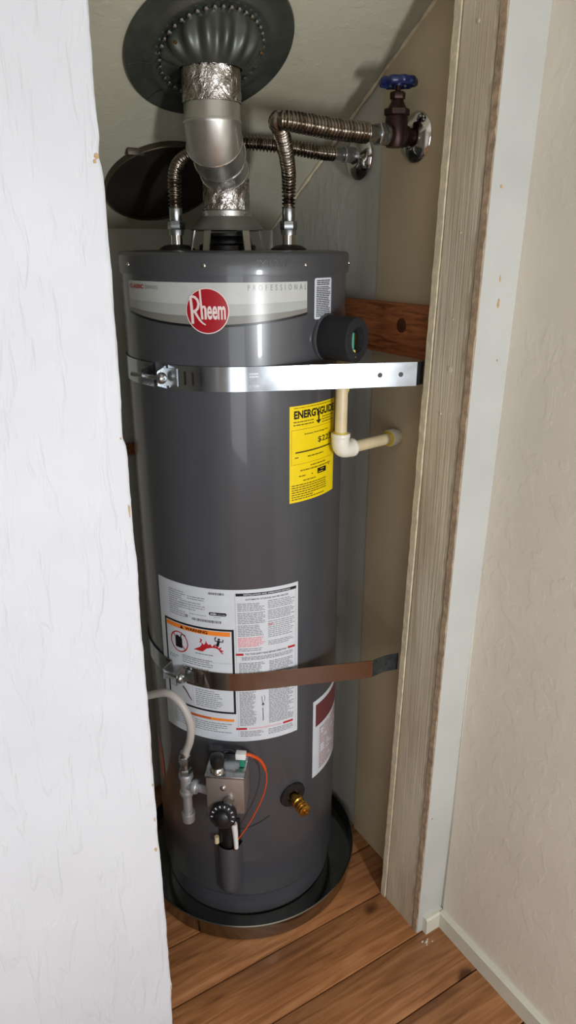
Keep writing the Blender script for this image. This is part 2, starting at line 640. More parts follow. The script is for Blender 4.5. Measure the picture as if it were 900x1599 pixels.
def chip_at(u, z, w, h, s):
    rnd = random.Random(s)
    n = 11
    ring = []
    for i in range(n):
        q = 2 * math.pi * i / n
        rr = rnd.uniform(0.6, 1.1)
        ring.append((u + w * math.cos(q) * rr, z + h * math.sin(q) * rr))
    V = [(x, 0.9290, y) for x, y in ring] + [(x, 0.9325, y) for x, y in ring]
    F = [tuple(range(n))] + [(i, i + n, (i + 1) % n + n, (i + 1) % n) for i in range(n)]
    mesh('chip', (V, F), 'chip', wl, smooth=False)


for i, (u, z, w, h) in enumerate(((0.2958, 1.700, 0.0030, 0.004), (0.2935, 1.694, 0.0022, 0.003), (0.3000, 1.245, 0.0012, 0.012), (0.3005, 0.755, 0.0016, 0.003), (0.299, 0.683, 0.0012, 0.005),
                                  (0.2965, 0.617, 0.0026, 0.004), (0.3035, 0.270, 0.0016, 0.004), (0.2965, 1.351, 0.0016, 0.002))):
    chip_at(u, z, w, h, i)

# header over the opening and the rest of the hall
struct('wall_header', box(0.29, 1.08, 0.935, 1.06, 2.16, 2.5), 'wall_white')
struct('ceiling_hall', box(-1.85, 1.16, -1.13, 1.07, 2.5, 2.56), 'hall_ceiling')
struct('wall_hall_left', box(-1.85, -1.72, -1.13, 1.07, 0, 2.5), 'hall_back')


def holed_wall(name, v0, v1, u0, u1, z1, holes, m):
    """wall in the plane v with rectangular holes sorted by u"""
    parts = []
    x = u0
    for (a, b, c, d) in holes:
        parts.append(box(x, a, v0, v1, 0, z1))
        parts.append(box(a, b, v0, v1, 0, c))
        parts.append(box(a, b, v0, v1, d, z1))
        x = b
    parts.append(box(x, u1, v0, v1, 0, z1))
    return struct(name, join(*parts), m)


HOLES = [(-0.93, -0.11, 0.25, 1.79), (0.405, 0.595, 0.98, 1.46)]  # openings and frames added round the two area lights, out of view
holed_wall('wall_hall_back', -1.13, -1.01, -1.75, 1.1, 2.5, HOLES, 'hall_back')
for i, (a, b, c, d) in enumerate(HOLES):
    w = 0.02
    struct('added_light_frame_%d' % (i + 1), join(box(a, a + w, -1.12, -1.00, c, d), box(b - w, b, -1.12, -1.00, c, d),
                                       box(a + w, b - w, -1.12, -1.00, c, c + w), box(a + w, b - w, -1.12, -1.00, d - w, d)), 'trim_white')

# jamb on the right: painted stud between two plaster edges


def slab(fu0, fu1, fv0, fv1, n=70, z0=0.0, z1=2.16, ju=0.0, jv=0.0, seed=1):
    """vertical leaning prism; fv/fu are functions of z; front (-u) edge wobbles by ju"""
    rnd = random.Random(seed)
    V, F = [], []
    for i in range(n + 1):
        z = z0 + (z1 - z0) * i / n
        d = rnd.uniform(-ju, ju)
        e = rnd.uniform(-jv, jv)
        V += [(fu0(z) + d, fv0(z) + e, z), (fu1(z), fv0(z) + e, z), (fu1(z), fv1(z), z), (fu0(z) + d, fv1(z), z)]
    for i in range(n):
        for k in range(4):
            j = (k + 1) % 4
            F.append((i * 4 + k, i * 4 + j, i * 4 + 4 + j, i * 4 + 4 + k))
    F += [(3, 2, 1, 0), tuple(n * 4 + q for q in range(4))]
    return V, F


stud = struct('trim_2', slab(lambda z: 0.9395, lambda z: 1.05, lambda z: jam(z)[1] + 0.0190, lambda z: jam(z)[0] - 0.0185, 20), 'stud',
              label='beige painted wooden stud of the closet jamb')
t3 = struct('trim_3', slab(lambda z: 0.9370, lambda z: 1.04, lambda z: jam(z)[0] - 0.0148, lambda z: jam(z)[0] + 0.0005, 110, ju=0.0009, jv=0.0004, seed=4), 'gyp_edge', smooth=True,
            label='cream chipped plaster edge inside the jamb')
t4 = struct('trim_4', slab(lambda z: 0.9400, lambda z: 1.06, lambda z: jam(z)[1], lambda z: jam(z)[1] + 0.0165, 60, seed=9), 'jamb_face',
            label='white painted strip of drywall on the hall side of the jamb')
mesh('raw_edge', slab(lambda z: 0.9375, lambda z: 0.9402, lambda z: jam(z)[1] + 0.0012, lambda z: jam(z)[1] + 0.0155, 150, ju=0.0011, jv=0.0014, seed=5), 'gyp_raw', t4, smooth=False)
# dents, nail heads and flakes on the jamb
for z, t, r in ((1.93, 0.55, 0.004), (1.385, 0.45, 0.006), (1.30, 0.62, 0.003), (1.62, 0.5, 0.0022), (1.475, 0.5, 0.002)):
    a_, b_, _ = jam(z)
    vv = b_ + 0.02 + (a_ - b_ - 0.04) * t
    mesh('nail_head', lathe([(r, 0.0), (r * 0.9, 0.0012), (r * 0.4, 0.0018)], (0.9398, vv, z), (-1, 0, 0), 10), 'stud', stud)
for z, du, w, h in ((1.505, 0.045, 0.003, 0.012), (1.545, 0.043, 0.002, 0.006), (1.405, 0.058, 0.0022, 0.0022), (1.69, 0.022, 0.0035, 0.0035), (0.36, 0.013, 0.003, 0.003)):
    b_ = jam(z)[1]
    n = 9
    ring = [(0.94 + du + w * math.cos(2 * math.pi * i / n) * random.uniform(.6, 1.1), z + h * math.sin(2 * math.pi * i / n) * random.uniform(.6, 1.1)) for i in range(n)]
    mesh('flake', ([(x, b_ - 0.0008, y) for x, y in ring] + [(x, b_ + 0.003, y) for x, y in ring],
                   [tuple(range(n))] + [(i, i + n, (i + 1) % n + n, (i + 1) % n) for i in range(n)]), 'chip', t4, smooth=False)

# baseboards


def baseboard(name, x0, x1, y0, y1, h, face):
    b = 0.004
    if face == 'u':
        pts = [(x1, 0), (x1, h), (x0 + b, h), (x0, h - b), (x0, 0)]
        V = [(p, y0, q) for p, q in pts] + [(p, y1, q) for p, q in pts]
    else:
        pts = [(y1, 0), (y1, h), (y0 + b, h), (y0, h - b), (y0, 0)]
        V = [(x0, p, q) for p, q in pts] + [(x1, p, q) for p, q in pts]
    n = 5
    F = [tuple(range(n)), tuple(range(2 * n - 1, n - 1, -1))] + [(i, i + n, (i + 1) % n + n, (i + 1) % n) for i in range(n)]
    struct(name, (V, F), 'base_white')


baseboard('baseboard_right', 0.9985, 1.0145, -1.00, 0.9180, 0.048, 'u')
baseboard('baseboard_front', 0.9565, 1.0135, 0.9150, 0.9300, 0.046, 'v')

# ------------------------------------------------------------------ water heater
TC = (0.711, 1.382)
TR = 0.23


def onto(phi, z, r):
    return (TC[0] + r * math.cos(phi), TC[1] + r * math.sin(phi), z)


WH = thing('water_heater', (TC[0], TC[1], 0.0), 'tall grey gas water heater with red round badge standing in closet', 'water heater')
mesh('tank_jacket', lathe([(0.222, 0.078), (0.2275, 0.080), (TR, 0.086), (TR, 1.553)], (TC[0], TC[1], 0), (0, 0, 1), 128), 'tank', WH, angle=50)
mesh('base_ring', lathe([(0.216, 0.0105), (0.221, 0.013), (0.221, 0.080)], (TC[0], TC[1], 0), (0, 0, 1), 96), 'tank', WH)
mesh('top_cap', lathe([(0.2305, 1.549), (0.2345, 1.549), (0.2350, 1.552), (0.2350, 1.580), (0.2325, 1.5862), (0.229, 1.588), (0.0, 1.588)][:-1] + [(0.20, 1.5905), (0.05, 1.5905)],
                      (TC[0], TC[1], 0), (0, 0, 1), 128), 'cap', WH, angle=50)
for ph in (-175.2, -130.4, -83.9, -38.4, 6, 52, 97, 142):
    p = onto(R_(ph), 1.566, 0.2348)
    mesh('screw', lathe([(0.0042, 0), (0.0042, 0.0012), (0.0030, 0.0026), (0.0012, 0.003)], p, (math.cos(R_(ph)), math.sin(R_(ph)), 0), 10), 'chrome', WH)

# --- print on the curved jacket


class Label:
    """s = arc length from the left edge, t = height from the bottom edge"""

    def __init__(s, phi0, z0, r=TR):
        s.p0, s.z0, s.r = R_(phi0), z0, r

    def pt(s, a, b, lift):
        return onto(s.p0 + a / TR, s.z0 + b, s.r + lift)

    def patch(s, poly_rows, lift):
        """poly_rows: list of columns [(s, t_low, t_high)], lofted left to right"""
        V, F = [], []
        for (a, lo, hi) in poly_rows:
            V += [s.pt(a, lo, lift), s.pt(a, hi, lift)]
        for i in range(len(poly_rows) - 1):
            F.append((2 * i, 2 * i + 2, 2 * i + 3, 2 * i + 1))
        return V, F

    def rect(s, a0, a1, b0, b1, lift):
        n = max(1, int((a1 - a0) / 0.006))
        return s.patch([(a0 + (a1 - a0) * i / n, b0, b1) for i in range(n + 1)], lift)

    def rrect(s, a0, a1, b0, b1, rad, lift):
        n = max(8, int((a1 - a0) / 0.006))
        xs = sorted(set([a0 + (a1 - a0) * i / n for i in range(n + 1)] + [a0 + rad * (1 - math.cos(R_(q))) for q in (0, 25, 50, 75, 90)]
                        + [a1 - rad * (1 - math.cos(R_(q))) for q in (0, 25, 50, 75, 90)]))
        cols = []
        for x in xs:
            d = max(0.0, a0 + rad - x, x - (a1 - rad))
            k = rad - math.sqrt(max(0, rad * rad - d * d))
            cols.append((x, b0 + k, b1 - k))
        return s.patch(cols, lift)

    def stroke(s, pts, w, lift, w2=None):
        V, F = [], []
        n = len(pts)
        for i, p in enumerate(pts):
            a = pts[max(0, i - 1)]
            b = pts[min(n - 1, i + 1)]
            dx, dy = b[0] - a[0], b[1] - a[1]
            L = math.hypot(dx, dy) or 1
            ww = (w if w2 is None else w + (w2 - w) * i / (n - 1)) / 2
            V += [s.pt(p[0] - dy / L * ww, p[1] + dx / L * ww, lift), s.pt(p[0] + dy / L * ww, p[1] - dx / L * ww, lift)]
        for i in range(n - 1):
            F.append((2 * i, 2 * i + 1, 2 * i + 3, 2 * i + 2))
        return V, F

    def disc(s, a, b, r, lift, n=40):
        cols = []
        for i in range(n + 1):
            q = math.pi * i / n
            x = -r * math.cos(q)
            y = r * math.sin(q)
            cols.append((a + x, b - y, b + y))
        return s.patch(cols, lift)

    def poly(s, pts, lift):
        """one flat printed polygon"""
        return [s.pt(p[0], p[1], lift) for p in pts], [tuple(range(len(pts)))]

    def text(s, txt, a0, a1, b0, b1, lift, bold=0.0):
        c = bpy.data.curves.new('glyphs', 'FONT')
        c.body = txt
        c.resolution_u = 3
        c.offset = bold
        o = bpy.data.objects.new('glyphs', c)
        COL.objects.link(o)
        bpy.context.view_layer.update()
        me = bpy.data.meshes.new_from_object(o.evaluated_get(bpy.context.evaluated_depsgraph_get()))
        vs = [v.co.copy() for v in me.vertices]
        fs = [tuple(p.vertices) for p in me.polygons]
        bpy.data.objects.remove(o)
        bpy.data.meshes.remove(me)
        bpy.data.curves.remove(c)
        x0, x1 = min(v.x for v in vs), max(v.x for v in vs)
        y0, y1 = min(v.y for v in vs), max(v.y for v in vs)
        V = [s.pt(a0 + (v.x - x0) / (x1 - x0) * (a1 - a0), b0 + (v.y - y0) / (y1 - y0) * (b1 - b0), lift) for v in vs]
        return V, fs

    def lines(s, a0, a1, b0, b1, n, h, lift, seed=0, word=(0.003, 0.011), ragged=0.25, gap=0.0014):
        """illegible small print: rows of word-sized dashes"""
        rnd = random.Random(seed)
        parts = []
        for i in range(n):
            t = b1 - (b1 - b0) * (i + 0.5) / n
            x = a0
            end = a1 - (a1 - a0) * ragged * rnd.random() ** 2
            while x < end:
                w = rnd.uniform(*word)
                e = min(end, x + w)
                parts.append(s.patch([(x, t - h / 2, t + h / 2), (e, t - h / 2, t + h / 2)], lift))
                x += w + gap
        return join(*parts)


L1, L2, L3 = 0.0004, 0.0007, 0.0010


def prt(name, vf, m, parent):
    return mesh(name, vf, m, parent, smooth=False, kind='stuff' if name in ('fine_print', 'barcode', 'heading') else None)


# silver banner with the swoosh
lb = Label(-179.2, 1.466)
Wb = R_(97.2) * TR


def bz(f):  # lower edge of the banner
    return 0.0165 - 0.0185 * math.sin(math.pi * min(1, max(0, f))) ** 0.9


cols = [(Wb * i / 60, max(bz(i / 60), -0.0015), 0.0715) for i in range(61)]
ban = mesh('banner', lb.patch(cols, L1), 'p_silver', WH, smooth=True, label='silver brand banner with black swoosh line')
mesh('grey_band', lb.patch([(Wb * i / 60, max(bz(i / 60), -0.0015), 0.038 - 0.004 * math.sin(math.pi * i / 60)) for i in range(61)], L2), 'p_silver2', ban)
mesh('dark_band', lb.patch([(Wb * i / 60, max(bz(i / 60), -0.0015), 0.0245 - 0.011 * math.sin(math.pi * (i / 60)) ** 0.8) for i in range(61)], L3), 'p_silver3', ban)
mesh('swoosh_line', lb.patch([(Wb * i / 60, bz(i / 60) - 0.0040, bz(i / 60) + 0.0005) for i in range(61)], 0.0012), 'p_black', ban)
prt('lettering', lb.text('CLASSIC', 0.008, 0.0590, 0.0580, 0.0655, 0.0011, 0.03), 'p_red', ban)
prt('lettering', lb.text('SERIES', 0.0630, 0.0975, 0.0585, 0.0645, 0.0011), 'p_silvtype', ban)
prt('lettering', lb.text('P  R  O  F  E  S  S  I  O  N  A  L', 0.2715, 0.3880, 0.0575, 0.0675, 0.0011), 'p_silvtype', ban)

# round badge
bd = Label(-130.0, 1.4886)
br = 0.0400
bad = mesh('badge', bd.disc(0, 0, br, 0.0014), 'p_badge_w', WH, label='round red badge with cream lettering')
prt('red_field', bd.disc(0, 0, br * 0.955, 0.0017), 'p_badge', bad)
Q = lambda pts: [(x * br, y * br) for x, y in pts]
rp = [bd.stroke(Q([(-.755, .62), (-.72, .2), (-.70, -.2), (-.685, -.56)]), 0.0052, .0020),
      bd.stroke(Q([(-.80, .58), (-.68, .63), (-.54, .60), (-.42, .47), (-.38, .30), (-.42, .13), (-.52, .02), (-.66, -.03)]), 0.0046, .0021),
      bd.stroke(Q([(-.58, -.01), (-.47, -.20), (-.34, -.40), (-.22, -.52), (-.08, -.60)]), 0.0048, .0022, 0.0022),
      bd.stroke(Q([(-.30, .93), (-.28, .5), (-.25, .0), (-.225, -.36)]), 0.0034, .0020, 0.0042),
      bd.stroke(Q([(-.25, .10), (-.19, .19), (-.12, .20), (-.075, .11), (-.07, -.1), (-.07, -.36)]), 0.0042, .0021),
      bd.text('eem', 0.00 * br, 0.84 * br, -0.37 * br, 0.23 * br, .0021, 0.025)]
prt('lettering', join(*rp), 'p_badge_w', bad)

# small certificate label
lc = Label(-77.3, 1.468)
cw = R_(13.1) * TR
cer = mesh('approval_label', lc.rrect(0, cw, 0, 0.0745, 0.004, L1), 'p_white', WH, label='small white rounded label of fine print')
prt('heading', join(lc.lines(0.006, cw - 0.006, 0.0610, 0.0715, 3, 0.0021, L2, 1, (.006, .012), 0.2, .001)), 'p_dark', cer)
prt('fine_print', lc.lines(0.005, cw - 0.004, 0.004, 0.060, 17, 0.0019, L2, 2, (.003, .009), 0.15, .0008), 'p_dark', cer)

# yellow energy label
le = Label(-91.8, 1.110)
ew = R_(33.8) * TR
en = mesh('energy_label', le.rect(0, ew, 0, 0.198, L1), 'p_yellow', WH, label='yellow energy rating label')
prt('lettering', le.text('ENERGYGUIDE', 0.0100, 0.1320, 0.1722, 0.1885, L2, 0.04), 'p_black', en)
prt('arrow', join(le.rect(0.0732, 0.0772, 0.161, 0.181, L3), le.poly([(0.0668, 0.1630), (0.0830, 0.1630), (0.0750, 0.1548)], L3)), 'p_black', en)
prt('fine_print', join(le.lines(0.0088, 0.061, 0.1570, 0.1690, 2, 0.0022, L2, 3, ragged=.1), le.lines(0.086, 0.128, 0.1540, 0.1700, 3, 0.0020, L2, 4, ragged=.4),
                       le.lines(0.010, 0.125, 0.1915, 0.196, 1, 0.0014, L2, 8)), 'p_olive', en)
prt('frame_line', join(le.rect(0.0044, 0.131, 0.1500, 0.1506, L2), le.rect(0.0044, 0.131, 0.0795, 0.0800, L2), le.rect(0.0044, 0.0049, 0.0800, 0.1500, L2)), 'p_olive', en)
prt('lettering', le.text('Estimated Yearly Energy Cost', 0.036, 0.108, 0.1372, 0.1415, L2, 0.012), 'p_black', en)
prt('lettering', le.text('$223', 0.0735, 0.1210, 0.1150, 0.1285, L2, 0.012), 'p_black', en)
prt('scale_line', join(le.rect(0.0136, 0.1180, 0.1030, 0.1056, L2)), 'p_black', en)
prt('fine_print', join(le.lines(0.0446, 0.0920, 0.0910, 0.0945, 1, 0.0024, L2, 5, ragged=0), le.lines(0.0120, 0.0210, 0.0920, 0.0955, 1, 0.0022, L2, 6, ragged=0),
                       le.lines(0.053, 0.100, 0.0715, 0.0745, 1, 0.0024, L2, 7, ragged=0), le.lines(0.0257, 0.1195, 0.0640, 0.0675, 1, 0.0024, L2, 9, ragged=0),
                       le.lines(0.022, 0.040, 0.052, 0.056, 1, 0.0024, L2, 10, ragged=0), le.lines(0.056, 0.060, 0.052, 0.056, 1, 0.0024, L2, 11, ragged=0),
                       le.lines(0.111, 0.116, 0.060, 0.064, 1, 0.0024, L2, 12, ragged=0), le.lines(0.033, 0.070, 0.0425, 0.0455, 1, 0.0022, L2, 13, ragged=0),
                       le.lines(0.0048, 0.105, 0.0040, 0.0385, 7, 0.0022, L2, 14, (.004, .010), 0.5)), 'p_olive', en)
cell = prt('price_cell', le.rect(0.0739, 0.1030, 0.0500, 0.0615, L2), 'p_black', en)
prt('fine_print', join(le.lines(0.083, 0.094, 0.0570, 0.0595, 1, 0.0014, L3, 15, ragged=0), le.lines(0.077, 0.092, 0.0520, 0.0545, 1, 0.0014, L3, 16, ragged=0)), 'p_yellow', en)

# large instruction label
li = Label(-169.4, 0.550)
iw = R_(83.0) * TR
il = mesh('instruction_label', li.rect(0, iw, 0, 0.381, L1), 'p_white', WH, label='large white instruction and warning label')
prt('header_bar', li.rect(0.1945, 0.3285, 0.3662, 0.3728, L2), 'p_black', il)
prt('lettering', li.text('INSTALLATION AND OPERATION DETAILS', 0.211, 0.313, 0.3679, 0.3711, L3, 0.03), 'p_white', il)
prt('lettering', li.text('AUTOMATIC STORAGE WATER HEATER', 0.2144, 0.3090, 0.3562, 0.3600, L2, 0.02), 'p_dark', il)
prt('frame_line', join(li.rect(0.1925, 0.1930, 0.012, 0.372, L2), li.rect(0.3270, 0.3275, 0.012, 0.372, L2)), 'p_grey', il)
prt('fine_print', join(li.lines(0.1975, 0.2560, 0.3300, 0.3500, 5, 0.0020, L2, 20), li.lines(0.1975, 0.2560, 0.3000, 0.3280, 7, 0.0020, L2, 21),
                       li.lines(0.1975, 0.2560, 0.2700, 0.2980, 7, 0.0020, L2, 22), li.lines(0.2620, 0.3250, 0.3320, 0.3530, 5, 0.0020, L2, 23),
                       li.lines(0.2620, 0.3250, 0.3060, 0.3300, 6, 0.0020, L2, 24), li.lines(0.2620, 0.3250, 0.2620, 0.3040, 9, 0.0020, L2, 25),
                       li.lines(0.2620, 0.3250, 0.2430, 0.2560, 3, 0.0020, L2, 26), li.lines(0.1975, 0.2560, 0.2330, 0.2420, 2, 0.0020, L2, 27),
                       li.lines(0.2040, 0.3200, 0.2110, 0.2210, 3, 0.0020, L2, 28), li.lines(0.1975, 0.2540, 0.1370, 0.2060, 18, 0.0021, L2, 29),
                       li.lines(0.2640, 0.3230, 0.1370, 0.2060, 18, 0.0021, L2, 30), li.lines(0.1965, 0.2330, 0.0420, 0.1320, 24, 0.0021, L2, 31),
                       li.lines(0.2620, 0.3230, 0.0420, 0.1320, 24, 0.0021, L2, 32), li.lines(0.1965, 0.2500, 0.0120, 0.0280, 4, 0.0020, L2, 33),
                       li.lines(0.2600, 0.3230, 0.0120, 0.0280, 4, 0.0020, L2, 34)), 'p_grey', il)
prt('fine_print', join(li.lines(0.1967, 0.2555, 0.2440, 0.2680, 6, 0.0021, L2, 35), li.lines(0.262, 0.274, 0.293, 0.297, 1, 0.0024, L3, 36, ragged=0)), 'p_pink', il)
prt('red_bar', join(li.rect(0.1911, 0.2080, 0.2236, 0.2290, L2)), 'p_red', il)
prt('red_bar', join(li.rect(0.3075, 0.3255, 0.2250, 0.2304, L2)), 'p_red', il)
prt('red_bar', join(li.rect(0.1875, 0.2116, 0.0313, 0.0366, L2)), 'p_red', il)
prt('red_bar', join(li.rect(0.2955, 0.3210, 0.0313, 0.0366, L2)), 'p_red', il)
prt('lettering', li.text('FOR YOUR SAFETY READ BEFORE OPERATING', 0.2120, 0.3040, 0.2246, 0.2290, L2, 0.02), 'p_dark', il)
prt('lettering', li.text('OPERATING INSTRUCTIONS', 0.2160, 0.2910, 0.0322, 0.0358, L2, 0.01), 'p_pink', il)
prt('diagram', join(li.stroke([(.246, .117), (.247, .104), (.249, .09)], .0012, L2), li.stroke([(.251, .119), (.2535, .112), (.2515, .104)], .001, L2),
                    li.poly([(.2450, .094), (.2520, .094), (.2492, .1005)], L3), li.stroke([(.248, .086), (.2485, .06), (.248, .052)], .0016, L2)), 'p_dark', il)
# rating plate at the top left
prt('fine_print', join(li.lines(0.0345, 0.082, 0.3010, 0.3640, 12, 0.0020, L2, 40, (.003, .012), .6), li.lines(0.0860, 0.130, 0.3480, 0.3580, 2, 0.0022, L2, 41, ragged=.3),
                       li.lines(0.0660, 0.128, 0.3220, 0.3440, 4, 0.0020, L2, 42, (.004, .012), .4), li.lines(0.092, 0.130, 0.3120, 0.3180, 1, 0.0014, L2, 43, ragged=0),
                       li.rect(0.0905, 0.0909, 0.305, 0.34, L2), li.lines(0.146, 0.166, 0.3130, 0.3160, 1, 0.0012, L2, 46)), 'p_grey', il)
bc = []
for (a, b, c, d, n, sd) in ((0.1365, 0.1690, 0.3675, 0.3728, 16, 44), (0.0955, 0.1622, 0.3005, 0.3065, 34, 45), (0.0790, 0.0850, 0.3035, 0.3100, 4, 47)):
    rnd = random.Random(sd)
    x = a
    while x < b:
        w = rnd.uniform(.0006, .0022)
        bc.append(li.patch([(x, c, d), (x + w, c, d)], L2))
        x += w + rnd.uniform(.0006, .0016)
prt('barcode', join(*bc), 'p_dark', il)
prt('certification_pill', li.rrect(0.1360, 0.1745, 0.3185, 0.3262, 0.0036, L2), 'p_black', il)
prt('lettering', li.text('AHRI', 0.1385, 0.1520, 0.3202, 0.3246, L3, 0.05), 'p_white', il)
prt('lettering', li.text('CERTIFIED', 0.1535, 0.1720, 0.3204, 0.3226, L3, 0.0), 'p_white', il)
# the black framed flammability warning
a0, a1, b0, b1, t = 0.0152, 0.1885, 0.0735, 0.2872, 0.0048
prt('black_frame', join(li.rect(a0, a1, b1 - t, b1, L2), li.rect(a0, a1, b0, b0 + t, L2), li.rect(a0, a0 + t, b0 + t, b1 - t, L2), li.rect(a1 - t, a1, b0 + t, b1 - t, L2)), 'p_black', il)
prt('warning_band', li.rect(a0 + t + .001, a1 - t - .003, 0.2700, 0.2805, L2), 'p_orange', il)
prt('lettering', join(li.text('WARNING', 0.0760, 0.1310, 0.2715, 0.2790, L3, 0.035), li.poly([(.0620, .2715), (.0720, .2715), (.0670, .2795)], L3)), 'p_black', il)
ring = [(0.0575 + 0.0235 * math.cos(q), 0.2360 + 0.0245 * math.sin(q)) for q in [2 * math.pi * i / 40 for i in range(41)]]
prt('fuel_can', join(li.rrect(0.0465, 0.0660, 0.2210, 0.2470, .002, L2), li.rect(0.0490, 0.0570, 0.2465, 0.2510, L2),
                     li.stroke([(.0620, .246), (.0640, .2550), (.0700, .2570), (.0760, .2540)], .0028, L2), li.rect(.0570, .0630, .2470, .2490, L2)), 'p_black', il)
prt('prohibition_ring', join(li.stroke(ring, 0.0026, L3), li.stroke([(0.0410, 0.2530), (0.0740, 0.2190)], 0.0026, L3)), 'p_red', il)
fl = [(.0960, .2280), (.104, .2330), (.112, .2375), (.1165, .2440), (.1155, .2500), (.1215, .2440), (.1260, .2510), (.1250, .2570), (.1310, .2460), (.137, .2480), (.1405, .2420), (.1460, .2500), (.1480, .2430),
      (.1530, .2480), (.1540, .2400), (.1620, .2440), (.1580, .2370), (.1660, .2340), (.1610, .2310), (.1650, .2265), (.14, .2262), (.115, .2268)]
prt('flames', join(li.poly(fl, L2), li.poly([(.1110, .2480), (.1140, .2540), (.1120, .2590), (.1180, .2560), (.1150, .2490)], L2)), 'p_red', il)
prt('burning_figure', join(li.disc(.1560, .2620, .0026, L3, 10), li.stroke([(.1555, .2590), (.1540, .2520), (.1520, .2450)], .0058, L3), li.stroke([(.1550, .2580), (.1480, .2570), (.1470, .2630), (.1500, .2670)], .0024, L3),
                           li.stroke([(.1560, .2570), (.1640, .2560), (.1650, .2620)], .0024, L3), li.stroke([(.1535, .2490), (.1480, .2470)], .0026, L3)), 'p_black', il)
prt('fine_print', join(li.lines(0.100, 0.142, 0.2180, 0.2220, 1, 0.0026, L2, 50, ragged=0), li.lines(0.064, 0.140, 0.1870, 0.2080, 4, 0.0022, L2, 51, ragged=.3), li.rect(.06, .1830, .2030, .2034, L2),
                       li.lines(0.064, 0.150, 0.1620, 0.1840, 4, 0.0022, L2, 52), li.lines(0.024, 0.060, 0.1900, 0.2000, 2, 0.002, L2, 53, ragged=.5), li.lines(0.095, 0.160, 0.0830, 0.1300, 9, 0.0022, L2, 54, ragged=.35),
                       li.rect(.0880, .0884, .0820, .1500, L2), li.lines(0.024, 0.055, 0.112, 0.130, 3, 0.0022, L2, 55, ragged=.4), li.lines(0.030, 0.065, 0.018, 0.060, 7, 0.0022, L2, 56, ragged=.5),
                       li.lines(0.090, 0.178, 0.020, 0.048, 5, 0.0022, L2, 57, ragged=.4)), 'p_grey', il)
prt('flame_diagram', join(li.stroke([(.060, .122), (.068, .115), (.078, .100), (.084, .092)], .005, L2, .002)), 'p_maroon', il)
prt('caution_band', li.rect(0.0780, 0.1300, 0.0530, 0.0595, L2), 'p_dkorange', il)
prt('caution_band', li.rect(0.1300, 0.1835, 0.0530, 0.0595, L2), 'p_orange', il)

# label round the right-hand side
ls = Label(-74.0, 0.381)
sl = mesh('side_label', ls.rect(0, 0.150, 0, 0.220, L1), 'p_white', WH, label='white and maroon label on the right flank')
prt('dark_panel', ls.rect(0.010, 0.146, 0.145, 0.207, L2), 'p_maroon', sl)
prt('fine_print', join(ls.lines(0.026, 0.144, 0.012, 0.135, 16, 0.0050, L2, 60, (.008, .03), .2)), 'p_shaded_rose', sl)
# marker scrawl on the cap
lm = Label(-107.5, 1.556, 0.2352)
prt('marker_writing', lm.text("'X1257'", 0.0, 0.062, 0.008, 0.020, 0.0006, 0.0), 'p_dark', WH)

# --- fittings on top
NL = (0.608, 1.433)
NR = (0.801, 1.315)
for (u, v) in (NL, NR):
    mesh('nipple_gasket', lathe([(0.036, 1.590), (0.036, 1.593), (0.026, 1.599), (0.013, 1.601)], (u, v, 0), (0, 0, 1), 32), 'dark_gasket', WH)
    mesh('nipple', lathe([(0.0125, 1.598), (0.0125, 1.627)], (u, v, 0), (0, 0, 1), 20), 'chrome', WH)
FX, FY = TC[0] - 0.011, TC[1] + 0.007
mesh('flue_collar', lathe([(0.058, 1.590), (0.058, 1.599), (0.050, 1.603), (0.048, 1.612), (0.044, 1.616)], (FX, FY, 0), (0, 0, 1), 40), 'black_plastic', WH)
mesh('damper_rim', lathe([(0.040, 1.615), (0.042, 1.617), (0.042, 1.622), (0.036, 1.623)], (FX, FY, 0), (0, 0, 1), 40), 'dark_gasket', WH)
dh = mesh('draft_hood', lathe([(0.073, 1.6270), (0.0745, 1.6295), (0.071, 1.6330), (0.056, 1.6500), (0.050, 1.6540), (0.0475, 1.6620)], (FX, FY, 0), (0, 0, 1), 48, closed_ends=False), 'hood', WH, label='dull steel cone of the draft hood')
mesh('hood_under', lathe([(0.071, 1.6300), (0.050, 1.6510), (0.010, 1.6515)], (FX, FY, 0), (0, 0, 1), 48), 'dark_gasket', dh)
for ph in (-190, -150, -86, -45, 40):
    c, s = math.cos(R_(ph)), math.sin(R_(ph))
    a = Vector((FX + 0.068 * c, FY + 0.068 * s, 1.634))
    b = Vector((FX + 0.077 * c, FY + 0.077 * s, 1.590))
    tv = Vector((-s, c, 0)) * 0.0075
    nv = Vector((c, s, 0)) * 0.0012
    V = [a - tv - nv, a + tv - nv, a + tv + nv, a - tv + nv, b - tv - nv, b + tv - nv, b + tv + nv, b - tv + nv]
    mesh('leg', ([tuple(p) for p in V], [(0, 1, 2, 3), (7, 6, 5, 4), (0, 4, 5, 1), (1, 5, 6, 2), (2, 6, 7, 3), (3, 7, 4, 0)]), 'galv', dh, smooth=False)

# --- relief valve in its foam sleeve
pa = R_(-67.3)
ax = Vector((math.cos(pa), math.sin(pa), 0))
tz = 1.4315
o0 = Vector((TC[0], TC[1], tz))
rv = mesh('relief_valve', join(lathe([(0.012, 0.225), (0.012, 0.270), (0.016, 0.272), (0.016, 0.290), (0.010, 0.294)], o0, ax, 20),
                               cyl_between(o0 + ax * 0.262, o0 + ax * 0.262 + Vector((0, 0, -0.03)), 0.011)), 'brass', WH)
mesh('foam_sleeve', lathe([(0.023, 0.292), (0.024, 0.3005), (0.0395, 0.3005), (0.042, 0.298), (0.042, 0.234), (0.040, 0.2305), (0.023, 0.2305), (0.023, 0.292)], o0, ax, 48, closed_ends=False), 'foam', rv,
     label='thick black foam sleeve')
mesh('sleeve_ring', lathe([(0.0425, 0.2285), (0.0455, 0.2285), (0.0455, 0.233), (0.0425, 0.234)], o0, ax, 48, closed_ends=False), 'tank', rv)
tvx = Vector((-ax.y, ax.x, 0))
